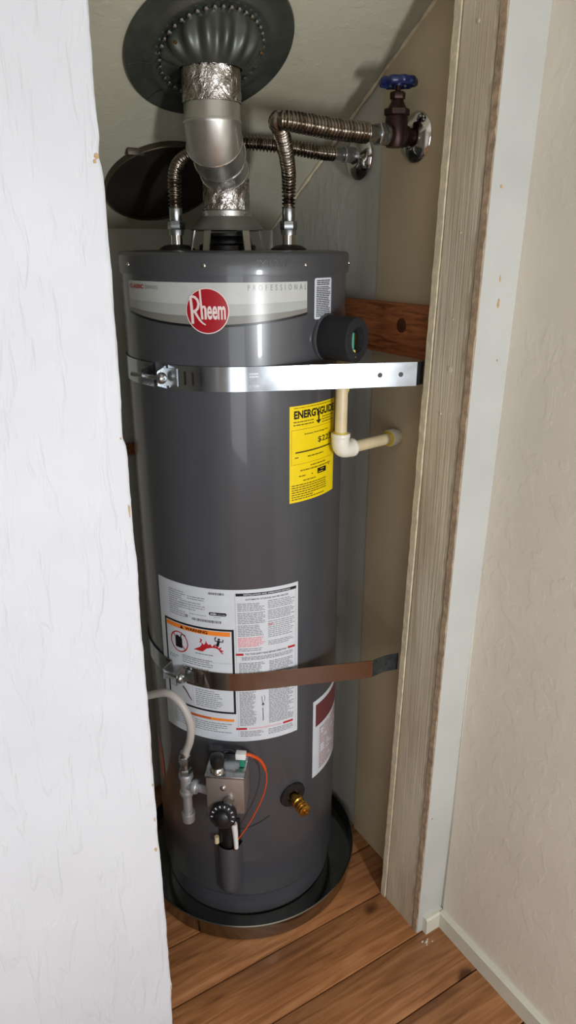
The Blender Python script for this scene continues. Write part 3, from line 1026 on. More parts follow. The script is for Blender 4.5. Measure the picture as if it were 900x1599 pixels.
lv = [o0 + ax * 0.293 - tvx * 0.008 + Vector((0, 0, z)) for z in (0.014, 0.004, -0.010, -0.018)]
mesh('lever', tube(catmull(lv, 6), 0.0042, 10), 'green_plastic', rv, label='green test lever tag')
mesh('tag', tube([lv[-1] + ax * 0.003, lv[-1] + ax * 0.004 + Vector((0.001, 0, -0.014))], 0.0035, 8), 'glue_yellow', rv)

# --- gas control valve
gp = R_(-126.3)
gx = Vector((math.cos(gp), math.sin(gp), 0))       # outwards
gt = Vector((-math.sin(gp), math.cos(gp), 0))      # to the right in the picture


def G(r, t, z):
    return Vector((TC[0], TC[1], 0)) + gx * r + gt * t + Vector((0, 0, z))


def gbox(r0, r1, t0, t1, z0, z1, b=0.003):
    v, f = bbox_bev(r0, r1, t0, t1, z0, z1, b)
    return [tuple(G(*p)) for p in v], f


gv = mesh('gas_control', join(gbox(0.236, 0.312, -0.043, 0.043, 0.418, 0.520, 0.006), gbox(0.225, 0.245, -0.025, 0.025, 0.44, 0.50)), 'gasbox', WH, label='square cast aluminium gas control box')
mesh('top_plate', join(gbox(0.240, 0.316, -0.044, 0.044, 0.517, 0.5235, 0.002)), 'nickel', gv)
mesh('temperature_dial', lathe([(0.026, 0), (0.030, 0.003), (0.030, 0.012), (0.027, 0.016), (0.017, 0.017), (0.015, 0.029), (0.012, 0.031)], G(0.316, -0.004, 0.424), gx + Vector((0, 0, 0.25)), 40), 'black_plastic', gv, label='black temperature dial')
dd, dx_, dy_ = frame_of(gx + Vector((0, 0, 0.25)))
mk = []
for i in range(9):
    q = math.radians(-20 + i * 25)
    c0 = G(0.316, -0.004, 0.424) + dd * 0.0166
    rad = (gt * math.cos(q) + dd.cross(gt) * math.sin(q)) if dd.cross(gt).z > 0 else (gt * math.cos(q) - dd.cross(gt) * math.sin(q))
    sd = dd.cross(rad)
    p, e = c0 + rad * 0.0195, c0 + rad * 0.026
    mk.append(([tuple(x) for x in (p - sd * .0012, p + sd * .0012, e + sd * .0012, e - sd * .0012)], [(0, 1, 2, 3)]))
mesh('dial_marks', join(*mk), 'p_white', gv, smooth=False)
mesh('dial_boss', lathe([(0.012, 0), (0.011, 0.008)], G(0.312, 0.008, 0.459), gx, 20), 'nickel', gv)
mesh('screw', lathe([(0.006, 0), (0.006, 0.003), (0.003, 0.005)], G(0.312, -0.004, 0.490), gx, 14), 'chrome', gv)
mesh('control_knob', lathe([(0.012, 0), (0.015, 0.006), (0.0165, 0.014), (0.0155, 0.026), (0.010, 0.030)], G(0.296, -0.018, 0.534), (0, 0, 1), 14), 'black_plastic', gv, label='small black gas knob')
mesh('knob_collar', lathe([(0.017, 0), (0.017, 0.006), (0.013, 0.012)], G(0.296, -0.018, 0.5225), (0, 0, 1), 24), 'chrome', gv)
mesh('plug', gbox(0.270, 0.286, 0.020, 0.043, 0.545, 0.560, 0.002), 'white_plastic', gv, label='white plug connector')
mesh('plug_tail', gbox(0.270, 0.284, 0.028, 0.040, 0.525, 0.547, 0.002), 'green_plastic', gv, label='green plug half')
mesh('lead', tube(catmull([G(.272, -.01, .552), G(.270, .005, .556), G(.276, .021, .553)], 8), 0.003, 8), 'black_plastic', gv)
wp = [G(.276, .042, .554), G(.274, .054, .550)] + [Vector(onto(R_(p), z, r)) for p, z, r in ((-111.0, .528, .272), (-108.2, .492, .268), (-108.0, .452, .264), (-110.5, .404, .260), (-116.5, .342, .258), (-122.8, .292, .258))]
wire = mesh('igniter_wire', tube(catmull(wp, 10), lambda s, t: 0.0038 if s < 0.075 else 0.0017, 8), 'orange_wire', WH, label='orange red wire looping beside the gas control')
# burner tube cover, black plug for the recess shade and lines
cp = R_(-128.6)
cx = Vector((math.cos(cp), math.sin(cp), 0))
ct = Vector((-math.sin(cp), math.cos(cp), 0))


def Cc(r, t, z):
    return Vector((TC[0], TC[1], 0)) + cx * r + ct * t + Vector((0, 0, z))


V_, F_ = [], []
n, nz = 18, 14
for k in range(nz + 1):
    z = 0.100 + (0.262 - 0.100) * k / nz
    tap = 1.0 - 0.12 * (1 - k / nz)
    dep = 1.0 if k > 2 else (0.2, 0.72, 0.93)[k]
    for i in range(n + 1):
        q = math.pi * i / n
        V_.append(tuple(Cc(0.2265 + 0.036 * math.sin(q) * dep, -0.031 * math.cos(q) * tap, z)))
for k in range(nz):
    for i in range(n):
        b = k * (n + 1) + i
        F_.append((b, b + 1, b + n + 2, b + n + 1))
mesh('burner_cover', (V_, F_), 'tank', WH, label='half round grey cover below the gas control')
V_, F_ = [], []
for k in range(5):
    z = 0.255 + (0.330 - 0.255) * k / 4
    for i in range(n + 1):
        q = math.pi * i / n
        V_.append(tuple(Cc(0.2272 + (0.028 - .0045 * k) * math.sin(q), -0.026 * math.cos(q), z)))
for k in range(4):
    for i in range(n):
        b = k * (n + 1) + i
        F_.append((b, b + 1, b + n + 2, b + n + 1))
F_.append(tuple(range(4 * (n + 1), 5 * (n + 1))))
mesh('burner_recess_shade', (V_, F_), 'black_plastic', WH)  # solid black plug; the shade of the recess is put into its colour
mesh('burner_line', tube(catmull([Cc(.285, .008, .420), Cc(.272, .014, .37), Cc(.262, .018, .33), Cc(.258, .018, .262)], 8), 0.0042, 10), 'copper', WH, label='copper burner line')
mesh('wire_plug', tube([Cc(.264, .019, .345), Cc(.263, .021, .318), Cc(.261, .022, .270)], lambda s, t: 0.0075 - 0.03 * s, 10), 'white_plastic', WH, label='white wire plug')
mesh('burner_tab', lathe([(0.006, 0), (0.0055, 0.018)], Cc(.243, -.029, .262), (0, 0, 1), 12), 'pvc', WH)
ld = Label(-143.0, 0.27)
mesh('door_seam', ld.stroke([(0.0 + 0.155 * i / 24, 0.058 - 0.032 * math.sin(math.pi * i / 24)) for i in range(25)], 0.0022, L1), 'dark_gasket', WH)
# brass drain valve
da = R_(-89.5)
dxn = Vector((math.cos(da), math.sin(da), -0.10)).normalized()
do = Vector(onto(da, 0.368, 0.226))
dv = mesh('drain_valve', lathe([(0.011, 0.0), (0.011, 0.020), (0.015, 0.021), (0.015, 0.032), (0.0125, 0.034), (0.0125, 0.040), (0.0155, 0.042), (0.0155, 0.045), (0.0135, 0.046), (0.0155, 0.049), (0.0155, 0.052), (0.0135, 0.053),
                                (0.0150, 0.056), (0.0150, 0.060), (0.011, 0.062)], do, dxn, 24), 'brass', WH, label='brass drain valve')
mesh('drain_stem', lathe([(0.005, 0.060), (0.005, 0.068), (0.0025, 0.069)], do, dxn, 12), 'brass', dv)
mesh('drain_ring', lathe([(0.016, 0.003), (0.034, 0.0035), (0.033, 0.0075), (0.016, 0.0085)], do, dxn, 32, closed_ends=False), 'dark_gasket', dv)
# orange sticker on the left flank
lo = Label(171.0, 0.345)
mesh('orange_sticker', lo.patch([(0.006, 0.01, 0.122), (0.015, 0.004, 0.112), (0.026, 0.0, 0.09), (0.034, 0.0, 0.05)], L1), 'orange', WH, label='orange sticker on the left flank')

# ------------------------------------------------------------------ drain pan
pan = thing('drain_pan', (TC[0], TC[1], 0.0), 'round metal drain pan on the floor under the water heater', 'drain pan')
mesh('pan_wall', lathe([(0.283, 0.0012), (0.2865, 0.003), (0.290, 0.047), (0.292, 0.0485), (0.2925, 0.0505), (0.2900, 0.0520), (0.2875, 0.0500), (0.2840, 0.010)], (TC[0], TC[1], 0), (0, 0, 1), 128, closed_ends=False), 'pan', pan)
mesh('pan_floor', lathe([(0.2845, 0.0012), (0.2845, 0.0100), (0.2600, 0.0092), (0.0100, 0.0090)], (TC[0], TC[1], 0), (0, 0, 1), 128), 'pan_in', pan, label='dark glossy pan floor')

# ------------------------------------------------------------------ vent pipe
TCv = Vector((TC[0] - 0.011, TC[1] + 0.007, 0))
UPV = Vector((0.624, 1.284, 0))
vp = thing('vent_pipe', (TC[0], TC[1], 1.668), 'bent galvanised vent pipe rising from the draft hood to the ceiling collar', 'vent pipe')
low = TCv + Vector((0, 0, 1.726))
mid = UPV + Vector((0, 0, 1.790))
mesh('lower_pipe', lathe([(0.0440, 1.656), (0.0440, 1.718)], TCv, (0, 0, 1), 40), 'galv', vp)


def foil_r(amp, seed):
    rnd = random.Random(seed)
    ph = [rnd.uniform(0, 6.28) for _ in range(8)]

    def f(r, h, a):
        return r + amp * (math.sin(7 * a + 90 * h + ph[0]) * math.sin(130 * h + ph[1]) + 0.7 * math.sin(13 * a - 210 * h + ph[2]) + 0.5 * math.sin(23 * a + 300 * h + ph[3]))
    return f


mesh('foil_tape', lathe([(0.0500, 1.654), (0.0485, 1.664)] + [(0.0462, 1.666 + i * 0.004) for i in range(15)], TCv, (0, 0, 1), 60, False, foil_r(0.0010, 3)), 'foil', vp, angle=25, label='crinkled silver foil tape at the bottom joint')
mesh('clamp_band', lathe([(0.0490, 1.652), (0.0506, 1.653), (0.0506, 1.663), (0.0490, 1.664)], TCv, (0, 0, 1), 48, False), 'galv', vp)
# elbow: gores with overlapped seams between the two offsets
J = [low + Vector((0, 0, -0.012)), TCv.lerp(UPV, 0.12) + Vector((0, 0, 1.737)), TCv.lerp(UPV, 0.50) + Vector((0, 0, 1.757)), TCv.lerp(UPV, 0.90) + Vector((0, 0, 1.772)), UPV + Vector((0, 0, 1.802))]
RAD = [0.0450, 0.0465, 0.0485, 0.0498, 0.0505]


def ring_at(p, n, r, seg=40):
    n = Vector(n).normalized()
    x = Vector((1, 0, 0)) - n * n.x
    x.normalize()
    y = n.cross(x)
    return [tuple(p + (x * math.cos(2 * math.pi * i / seg) + y * math.sin(2 * math.pi * i / seg)) * r) for i in range(seg)]


T_ = [(J[min(4, i + 1)] - J[max(0, i - 1)]).normalized() for i in range(5)]
T_[0] = Vector((0, 0, 1))
T_[4] = Vector((0, 0, 1))
for i in range(4):
    rings = [ring_at(J[i] + T_[i] * -0.003, T_[i], RAD[i] + 0.0006), ring_at(J[i], T_[i], RAD[i] + 0.0016), ring_at(J[i] + T_[i] * 0.004, T_[i], RAD[i] + 0.0004),
             ring_at(J[i].lerp(J[i + 1], .5), (T_[i] + T_[i + 1]), (RAD[i] + RAD[i + 1]) / 2), ring_at(J[i + 1] - T_[i + 1] * 0.002, T_[i + 1], RAD[i + 1])]
    V = sum(rings, [])
    F = [(a * 40 + k, a * 40 + (k + 1) % 40, (a + 1) * 40 + (k + 1) % 40, (a + 1) * 40 + k) for a in range(4) for k in range(40)]
    mesh('elbow_gore', (V, F), 'galv', vp, angle=35)
for i, (p, tdir_) in enumerate(zip(J[1:4], T_[1:4])):
    pts = [Vector(q) for q in ring_at(p, tdir_, RAD[i + 1] + 0.0012, 48)]
    mesh('elbow_seam', tube(pts + [pts[0]], 0.0014, 8, caps=False), 'chrome', vp)
mesh('upper_pipe', lathe([(0.0512, 1.799), (0.0522, 1.802), (0.0512, 1.805), (0.0500, 1.807), (0.0500, 1.905)], UPV, (0, 0, 1), 48, False), 'galv', vp)
mesh('foil_tape', lathe([(0.0512, 1.832 + i * 0.0035) for i in range(20)], UPV, (0, 0, 1), 60, False, foil_r(0.0008, 11)), 'foil', vp, angle=25, label='crinkled silver foil tape at the top joint')

# ------------------------------------------------------------------ ceiling collar
cn = Vector((0, -0.63, -1)).normalized()
Cv = 1.297
CC = Vector((0.630, Cv, ceil_z(Cv)))
co = thing('vent_collar', tuple(CC), 'dark fluted metal collar where the vent pipe enters the sloped ceiling', 'collar')
mesh('flange', lathe([(0.1500, 0.0005), (0.1520, 0.004), (0.1500, 0.008), (0.1440, 0.0085), (0.1250, 0.0070), (0.1150, 0.0085), (0.1100, 0.0130), (0.1050, 0.0135), (0.0990, 0.0100), (0.0860, 0.0110)], CC, cn, 96, False), 'collar', co)
_, cxa, cya = frame_of(cn)
seg = 144
V_, F_ = [], []
rows = 12
top_c = CC + cn * 0.012
bot_c = UPV + Vector((0, 0, 1.884))
zx = Vector((1, 0, 0))
for k in range(rows + 1):
    t = k / rows
    c = top_c.lerp(bot_c, t)
    ax_ = (cn * (1 - t) + Vector((0, 0, -1)) * t).normalized()
    x = (zx - ax_ * zx.dot(ax_)).normalized()
    y = ax_.cross(x)
    r = 0.0900 + (0.0545 - 0.0900) * t + 0.010 * math.sin(math.pi * t)
    amp = 0.0050 * math.sin(math.pi * min(1, t * 1.05)) ** 0.7 if 0 < t < 0.95 else 0.0
    for i in range(seg):
        a = 2 * math.pi * i / seg
        rr = r + amp * math.sin(a * 16)
        V_.append(tuple(c + (x * math.cos(a) + y * math.sin(a)) * rr))
for k in range(rows):
    for i in range(seg):
        j = (i + 1) % seg
        F_.append((k * seg + i, k * seg + j, (k + 1) * seg + j, (k + 1) * seg + i))
mesh('fluted_cone', (V_, F_), 'collar', co, angle=60, label='fluted cone of the collar')
# crimp beads around the cone mouth
for i in range(40):
    a = 2 * math.pi * i / 40
    p = CC + cn * 0.0145 + (cxa * math.cos(a) + cya * math.sin(a)) * 0.0925
    mesh('bead', lathe([(0.0026, 0), (0.0048, 0.0014), (0.0045, 0.0034), (0.0020, 0.0048)], p - cn * .002, cn, 8), 'nickel', co)
for a in (R_(205), R_(325)):
    p = CC.lerp(bot_c, 0.30) + (Vector((1, 0, 0)) * math.cos(a) + Vector((0, 1, 0)) * math.sin(a)) * 0.088
    mesh('screw', lathe([(0.003, 0), (0.003, 0.002), (0.001, 0.003)], p, (math.cos(a), math.sin(a), -0.2), 8), 'brass', co)
# seam where the two halves of the flange overlap
for a0 in (R_(200), R_(236)):
    P_ = [CC + cn * h + (Vector((1, 0, 0)) * math.cos(a0) + Vector((0, -math.sin(a0) * 0.846, math.sin(a0) * 0.533))) * r for r, h in ((0.100, 0.0108), (0.112, 0.0128), (0.125, 0.0076), (0.149, 0.0088))]
    mesh('seam', tube(P_, 0.0011, 6), 'dark_gasket', co)

# ------------------------------------------------------------------ old round flue cover on the sloped ceiling
Fv = 1.600
FC = Vector((0.650, Fv, ceil_z(Fv)))
fc = thing('flue_cover', tuple(FC), 'round black sooty tin flue cover on the sloped ceiling behind the pipes', 'flue cover')
mesh('rim', lathe([(0.1260, 0.0003), (0.1260, 0.0120), (0.1245, 0.0135), (0.1220, 0.0130), (0.1215, 0.008)], FC, cn, 72, False), 'flue_rim', fc)
mesh('plate', lathe([(0.1218, 0.001), (0.1218, 0.0095), (0.114, 0.0105), (0.02, 0.0100)], FC, cn, 72), 'flue_cover', fc)
_, fx, fy = frame_of(cn)
tb = FC + Vector((-0.086, -0.078, 0.078 * 0.63)) + cn * 0.002
mesh('tab', bbox_bev(tb.x - 0.018, tb.x + 0.018, tb.y - 0.008, tb.y + 0.008, tb.z - 0.010, tb.z + 0.004, 0.003), 'flue_rim', fc)

# ------------------------------------------------------------------ gate valve and wall plates
VZ = 1.794
VV = 1.184
gvv = thing('gate_valve', (0.960, VV, VZ), 'dark bronze gate valve with blue handwheel on the right closet wall', 'valve')
nxu = Vector((-1, 0, 0))
mesh('valve_body', join(lathe([(0.0155, 0), (0.0155, 0.010), (0.019, 0.012), (0.019, 0.020), (0.0150, 0.024), (0.0175, 0.030), (0.0175, 0.040), (0.0150, 0.046), (0.019, 0.050), (0.019, 0.058), (0.0155, 0.060), (0.0155, 0.066)], (0.994, VV, VZ), nxu, 24),
                        lathe([(0.017, -0.020), (0.021, -0.010), (0.021, 0.030), (0.0185, 0.034)], (0.959, VV, VZ), (0, 0, 1), 24)), 'bronze', gvv)
mesh('bonnet', join(hexnut((0.959, VV, VZ + 0.033), (0, 0, 1), 0.024, 0.012), lathe([(0.018, 0.045), (0.012, 0.056), (0.010, 0.062)], (0.959, VV, VZ), (0, 0, 1), 20), hexnut((0.959, VV, VZ + 0.060), (0, 0, 1), 0.0145, 0.012)), 'bronze', gvv)
mesh('stem', lathe([(0.005, 0.070), (0.005, 0.096)], (0.959, VV, VZ), (0, 0, 1), 12), 'bronze', gvv)
hz = VZ + 0.088
ringp = [Vector((0.959 + 0.030 * math.cos(q), VV + 0.030 * math.sin(q), hz)) for q in [2 * math.pi * i / 60 for i in range(61)]]
V_, F_ = [], []
n = 72
for i in range(n):
    q = 2 * math.pi * i / n
    rr = 0.0305 + 0.0022 * math.sin(q * 9)
    for k in range(8):
        w = 2 * math.pi * k / 8
        V_.append((0.959 + (rr + 0.0042 * math.cos(w)) * math.cos(q), VV + (rr + 0.0042 * math.cos(w)) * math.sin(q), hz + 0.0070 * math.sin(w)))
for i in range(n):
    for k in range(8):
        F_.append((i * 8 + k, ((i + 1) % n) * 8 + k, ((i + 1) % n) * 8 + (k + 1) % 8, i * 8 + (k + 1) % 8))
hw = mesh('handwheel', (V_, F_), 'blue', gvv, angle=70, label='blue handwheel')
mesh('hub', lathe([(0.008, -0.006), (0.009, 0.0), (0.009, 0.008), (0.006, 0.011)], (0.959, VV, hz), (0, 0, 1), 16), 'blue', hw)
for i in range(5):
    q = 2 * math.pi * i / 5
    c_, s_ = math.cos(q), math.sin(q)
    mesh('spoke', tube([Vector((0.959 + 0.007 * c_, VV + 0.007 * s_, hz + 0.002)), Vector((0.959 + 0.029 * c_, VV + 0.029 * s_, hz))], 0.0038, 8), 'blue', hw)
mesh('pipe_stub', lathe([(0.0115, 0), (0.0115, 0.030)], (1.010, VV, VZ), nxu, 20), 'copper', gvv)
mesh('outlet', lathe([(0.0115, 0), (0.0115, 0.022)], (0.930, VV, VZ), nxu, 20), 'copper', gvv)


def escutcheon(v, z, lab):
    e = tag(mesh('escutcheon', lathe([(0.0440, 0.0), (0.0450, 0.002), (0.0430, 0.005), (0.0340, 0.010), (0.0240, 0.0150), (0.0190, 0.0165), (0.0140, 0.0160)], (UW - 0.0022, v, z), nxu, 48, False), 'chrome'), lab, 'wall plate', 'chrome pipe plates')
    return e


escutcheon(VV, VZ, 'round chrome pipe plate on the closet wall behind the gate valve')
E2 = (1.366, 1.779)
escutcheon(E2[0], E2[1] - 0.004, 'round chrome pipe plate behind the hose without a valve')

# ------------------------------------------------------------------ corrugated water connectors
GW = 'corrugated water connectors'


def connector(label, path, r0, r1, ends, base):
    t = thing('water_connector', base, label, 'water hose', GW)
    P = resample(catmull(path, 30), 0.00115)
    pitch = 0.0072

    def rf(s, tot):
        f = s / tot
        f = f * f * (3 - 2 * f)
        return r0 + (r1 - r0) * f + 0.0024 * math.sin(2 * math.pi * s / pitch)
    mesh('corrugated_hose', tube(P, rf, 20), 'steel_hose', t, angle=80)
    for (p, d, rs) in ends:
        d = Vector(d).normalized()
        p = Vector(p)
        mesh('sleeve', lathe([(rs * 0.98, 0), (rs, 0.002), (rs, 0.024), (rs * 0.92, 0.026)], p, d, 24), 'nickel', t)
        mesh('nut', hexnut(p + d * 0.024, d, rs * 1.36, 0.016), 'nickel', t)
        mesh('collar_ring', lathe([(rs * 1.22, 0), (rs * 1.25, 0.002), (rs * 1.22, 0.010)], p + d * 0.040, d, 24), 'nickel', t)
    return t


# right: tank nipple up, bends over to the gate valve
connector('silver corrugated hose from right tank nipple to the gate valve',
          [(NR[0], NR[1], 1.668), (NR[0], NR[1], 1.695), (0.790, 1.297, 1.730), (0.762, 1.262, 1.765), (0.728, 1.222, 1.791), (0.706, 1.196, 1.800), (0.712, 1.184, 1.8005), (0.750, 1.182, 1.7985), (0.82, 1.184, 1.795), (0.892, VV, VZ)],
          0.0118, 0.0165, [((NR[0], NR[1], 1.6685), (0, 0, -1), 0.0128), ((0.890, VV, VZ), (1, 0, 0), 0.0150)], (NR[0], NR[1], 1.618))
# left: tank nipple, behind the vent, along to the plain outlet
connector('silver corrugated hose from left tank nipple passing behind the vent pipe',
          [(NL[0], NL[1], 1.668), (NL[0] + .001, NL[1] + .002, 1.700), (0.618, 1.448, 1.738), (0.648, 1.468, 1.765), (0.700, 1.474, 1.784), (0.760, 1.430, 1.794), (0.83, 1.385, 1.788), (0.900, 1.366, 1.780), (0.945, 1.366, 1.779)],
          0.0118, 0.0125, [((NL[0], NL[1], 1.6685), (0, 0, -1), 0.0128), ((0.943, 1.366, 1.779), (1, 0, 0), 0.0125)], (NL[0], NL[1], 1.618))
tag(mesh('pipe_stub', join(lathe([(0.0105, 0), (0.0105, 0.030)], (1.010, 1.366, 1.779), nxu, 16)), 'copper'), 'short copper pipe stub in the plain wall plate', 'pipe')

# ------------------------------------------------------------------ earthquake straps
TANG = R_(-110.7)


def band(P, w, th, z):
    """thin strip standing upright along plan points P"""
    n = len(P)
    V, F = [], []
    for i in range(n):
        a = P[max(0, i - 1)]
        b = P[min(n - 1, i + 1)]
        dx, dy = b[0] - a[0], b[1] - a[1]
        L = math.hypot(dx, dy) or 1
        nx, ny = dy / L * th / 2, -dx / L * th / 2
        for (s, zz) in ((1, z - w / 2), (1, z + w / 2), (-1, z + w / 2), (-1, z - w / 2)):
            V.append((P[i][0] + nx * s, P[i][1] + ny * s, zz))
    for i in range(n - 1):
        for k in range(4):
            j = (k + 1) % 4
            F.append((i * 4 + k, i * 4 + j, i * 4 + 4 + j, i * 4 + 4 + k))
    F += [(0, 1, 2, 3), tuple((n - 1) * 4 + q for q in (3, 2, 1, 0))]
    return V, F


def strap(z, w, Pend, tail, left_tail, label, holes, slots, text):
    r = 0.2325
    t = thing('seismic_strap', (TC[0], TC[1], z), label, 'strap', 'straps round the water heater')
    tp = Vector((TC[0] + r * math.cos(TANG), TC[1] + r * math.sin(TANG)))
    P = [(TC[0] + r * math.cos(q), TC[1] + r * math.sin(q)) for q in [R_(-151) + (TANG - R_(-151)) * i / 40 for i in range(41)]]
    E = Vector(Pend)
    # out-turned ear at the clamp end
    ear0 = (TC[0] + 0.252 * math.cos(R_(-153.0)), TC[1] + 0.252 * math.sin(R_(-153.0)))
    P = P + [tuple(tp.lerp(E, f)) for f in (0.25, 0.5, 0.75, 0.93)] + [tuple(E)]
    bnd = mesh('front_band', band(P, w, 0.0016, z), 'strap' if text else 'strap_low', t, angle=25)
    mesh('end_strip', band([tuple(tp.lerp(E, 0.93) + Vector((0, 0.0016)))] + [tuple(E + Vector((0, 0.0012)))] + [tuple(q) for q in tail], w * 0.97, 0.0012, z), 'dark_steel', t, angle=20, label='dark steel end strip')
    Qb = [(TC[0] + r * math.cos(q), TC[1] + r * math.sin(q)) for q in [R_(-161.5) - R_(125) * i / 60 for i in range(61)]] + [(1.0075, 1.536)]
    mesh('rear_band', band(Qb, w, 0.0016, z), 'strap', t, angle=25)
    # clamp: two folded brackets with a bolt through them
    for ph, lean in ((-152.0, 1), (-161.0, -1)):
        c_, s_ = math.cos(R_(ph)), math.sin(R_(ph))
        a = Vector((TC[0] + 0.2335 * c_, TC[1] + 0.2335 * s_, 0))
        b = Vector((TC[0] + 0.262 * c_, TC[1] + 0.262 * s_, 0))
        tv = Vector((-s_, c_, 0)) * 0.0012
        V = []
        for p, zz in ((a, w / 2), (b, w / 2 - 0.010), (b, -w / 2 + 0.010), (a, -w / 2)):
            V += [tuple(p - tv + Vector((0, 0, z + zz))), tuple(p + tv + Vector((0, 0, z + zz)))]
        mesh('bracket', (V, [(0, 2, 4, 6), (7, 5, 3, 1), (0, 1, 3, 2), (2, 3, 5, 4), (4, 5, 7, 6), (6, 7, 1, 0)]), 'nickel', t, smooth=False)
        fl_ = [(TC[0] + 0.2345 * math.cos(R_(q)), TC[1] + 0.2345 * math.sin(R_(q))) for q in ([ph + lean * k for k in (0, 1.5, 3, 4.5, 6)])]
        mesh('bracket_foot', band(fl_, w * 0.72, 0.0018, z), 'nickel', t)
    m = R_(-156.5)
    tn = Vector((-math.sin(m), math.cos(m), 0))
    bc_ = Vector((TC[0] + 0.250 * math.cos(m), TC[1] + 0.250 * math.sin(m), z))
    bolt = mesh('bolt', cyl_between(bc_ - tn * left_tail, bc_ + tn * 0.030, 0.0042, 14), 'nickel', t)
    mesh('bolt_head', lathe([(0.011, 0), (0.0105, 0.003), (0.0075, 0.0065), (0.003, 0.008)], bc_ + tn * 0.022, tn, 20), 'nickel', bolt)
    mesh('nut', hexnut(bc_ - tn * 0.029, tn, 0.0095, 0.008), 'nickel', bolt)
    # slots punched near the clamp (dark inlays) and screw holes at the far end
    sl_ = Label(-145.5, z, r)
    for s0 in slots:
        mesh('slot', sl_.rrect(s0, s0 + 0.0042, -0.013, 0.013, 0.002, 0.0012), 'dark_gasket', bnd, smooth=False)
    if text:
        tl = Label(-109.5, z, r)
        mesh('stamped_text', join(tl.lines(-0.009, 0.016, 0.002, 0.0125, 2, 0.0030, 0.0012, 70, (.0018, .0035), .1, .0008), tl.text('KT08L', -0.009, 0.0105, -0.0155, -0.0105, 0.0012)), 'p_white', bnd, smooth=False)
    d = (E - tp).normalized()
    nrm = Vector((d.y, -d.x, 0))
    if nrm.y > 0:
        nrm = -nrm
    for f in holes:
        p = tp.lerp(E, f)
        mesh('screw_hole', lathe([(0.0048, 0.0009), (0.0045, 0.0014)], (p.x, p.y, z), nrm, 16), 'dark_gasket', bnd)
    return t


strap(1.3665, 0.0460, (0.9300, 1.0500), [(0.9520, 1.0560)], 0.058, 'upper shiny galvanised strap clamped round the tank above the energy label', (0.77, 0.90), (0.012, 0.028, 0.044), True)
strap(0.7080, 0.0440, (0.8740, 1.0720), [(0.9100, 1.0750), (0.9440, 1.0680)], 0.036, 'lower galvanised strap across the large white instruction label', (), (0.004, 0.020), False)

# ------------------------------------------------------------------ discharge pipe
PX, PY, PZ = 0.8265, 1.1520, 1.2050
dp = thing('discharge_pipe', (PX, PY, PZ), 'cream plastic discharge pipe with white elbow running into the closet wall', 'pipe')
mesh('vertical_pipe', cyl_between((PX, PY, PZ + 0.022), (PX, PY, 1.392), 0.0125, 24), 'pvc', dp)
EN = Vector((UW - 0.003, 1.1880, 1.2020))
EB = Vector((PX, PY, PZ))
hd = (EN - EB).normalized()
el = catmull([EB + Vector((0, 0, 0.034)), EB + Vector((0, 0, 0.016)), EB + Vector((0, 0, 0.004)) + hd * 0.005, EB + hd * 0.018, EB + hd * 0.036], 8)
mesh('elbow', tube(el, 0.0185, 24), 'pvc_white', dp, label='white plastic elbow')
mesh('elbow_socket', lathe([(0.0190, 0), (0.0198, 0.003), (0.0198, 0.008), (0.0185, 0.010)], EB + Vector((0, 0, 0.026)), (0, 0, 1), 24), 'pvc_white', dp)
mesh('elbow_socket', lathe([(0.0190, 0), (0.0198, 0.003), (0.0198, 0.008), (0.0185, 0.010)], EB + hd * 0.028, hd, 24), 'pvc_white', dp)
mesh('cement_ring', lathe([(0.0145, 0), (0.0145, 0.0022)], EB + Vector((0, 0, 0.0358)), (0, 0, 1), 24), 'glue_yellow', dp)
mesh('cement_ring', lathe([(0.0145, 0), (0.0145, 0.0022)], EB + hd * 0.0375, hd, 24), 'glue_yellow', dp)
mesh('horizontal_pipe', cyl_between(EB + hd * 0.03, EN - hd * 0.02, 0.0125, 24), 'pvc', dp)
mesh('coupling', lathe([(0.0178, 0), (0.0186, 0.002), (0.0186, 0.019), (0.0178, 0.021)], EN - hd * 0.034, hd, 24), 'pvc_white', dp)
mesh('cement_ring', lathe([(0.0165, 0), (0.0170, 0.0026)], EN - hd * 0.0362, hd, 24), 'glue_yellow', dp)
mesh('wall_sleeve', lathe([(0.0135, 0), (0.0150, 0.010)], EN - hd * 0.013, hd, 24), 'pvc', dp)
tg = [Vector((PX + 0.010, PY - 0.010, 1.380)), Vector((PX + 0.013, PY - 0.008, 1.350)), Vector((PX + 0.0125, PY - 0.006, 1.334)), Vector((PX + 0.010, PY - 0.004, 1.322))]
mesh('yellow_tie', tube(catmull(tg, 6), 0.0022, 8), 'glue_yellow', dp)

# ------------------------------------------------------------------ red lumber block and small cleat
lum = tag(mesh('lumber_block', bbox_bev(UW - 0.024, UW - 0.0022, 1.050, 1.520, 1.382, 1.487, 0.0015), 'lumber', angle=30), 'red brown wooden block screwed to the closet wall behind the relief valve', 'lumber')
knot = mesh('knot', lathe([(0.0155, 0.0), (0.0145, 0.0005), (0.008, 0.0007)], (UW - 0.0238, 1.172, 1.444), nxu, 18), 'knot', lum)
tag(mesh('wood_cleat', bbox_bev(0.42, 0.66, 1.722, 1.7495, 1.092, 1.118, 0.002), 'lumber', angle=30), 'small wooden cleat on the closet back wall left of the tank', 'lumber')

# ------------------------------------------------------------------ gas line
gl = thing('gas_line', (0.478, 1.205, 0.32), 'grey flexible gas hose with galvanised tee feeding the gas control', 'gas line')


def HP(phi, z, r):
    return Vector(onto(R_(phi), z, r))


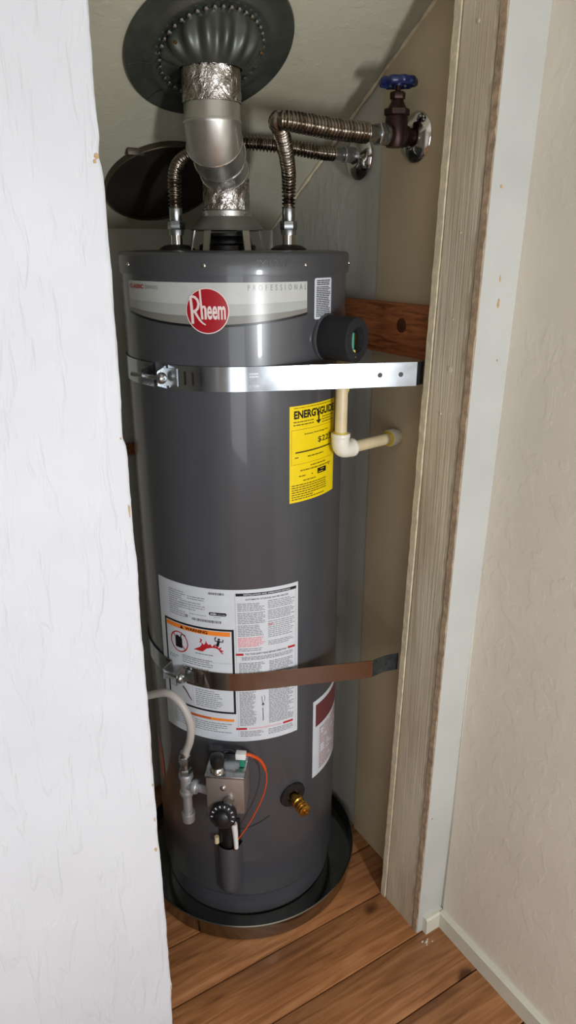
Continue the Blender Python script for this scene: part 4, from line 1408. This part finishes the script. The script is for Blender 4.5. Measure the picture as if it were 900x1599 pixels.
teeC = HP(-146.2, 0.4560, 0.285)
toV = (G(0.285, -0.043, 0.462) - teeC)
toV.z = 0
tdir = toV.normalized()
tl_ = toV.length
hose = [HP(-186, 0.560, 0.330), HP(-172, 0.640, 0.315), HP(-163, 0.668, 0.300), HP(-154, 0.690, 0.291), HP(-148.5, 0.684, 0.288), HP(-144.2, 0.658, 0.287), HP(-142.0, 0.622, 0.287), HP(-142.8, 0.582, 0.286), HP(-145.2, 0.548, 0.285), teeC + Vector((0, 0, 0.072))]
mesh('flexible_hose', tube(catmull(hose, 14), 0.0088, 16), 'gas_hose', gl, label='smooth grey flexible hose')
mesh('flare_nut', join(hexnut(teeC + Vector((0, 0, 0.058)), (0, 0, 1), 0.0140, 0.020), lathe([(0.0098, 0), (0.0105, 0.008), (0.0098, 0.012)], teeC + Vector((0, 0, 0.076)), (0, 0, 1), 18)), 'nickel', gl)
mesh('adapter', join(hexnut(teeC + Vector((0, 0, 0.030)), (0, 0, 1), 0.0145, 0.014), lathe([(0.0110, 0.040), (0.0110, 0.060)], teeC, (0, 0, 1), 18)), 'nickel', gl)
mesh('tee', join(lathe([(0.0155, -0.028), (0.0165, -0.026), (0.0165, -0.019), (0.0140, -0.017), (0.0140, 0.017), (0.0165, 0.019), (0.0165, 0.028), (0.0155, 0.030)], teeC, (0, 0, 1), 24),
                 lathe([(0.0130, 0.004), (0.0135, 0.018), (0.0165, 0.019), (0.0165, 0.028), (0.0150, 0.030)], teeC, tdir, 24)), 'gas_pipe', gl)
mesh('side_nipple', lathe([(0.0100, 0.028), (0.0100, max(0.034, tl_ + 0.004))], teeC, tdir, 18), 'gas_pipe', gl)
mesh('drip_leg', lathe([(0.0112, -0.085), (0.0112, -0.026)], teeC, (0, 0, 1), 18), 'gas_pipe', gl)
mesh('end_cap', lathe([(0.0120, -0.106), (0.0150, -0.104), (0.0155, -0.088), (0.0160, -0.084), (0.0150, -0.080)], teeC, (0, 0, 1), 18), 'gas_pipe', gl)
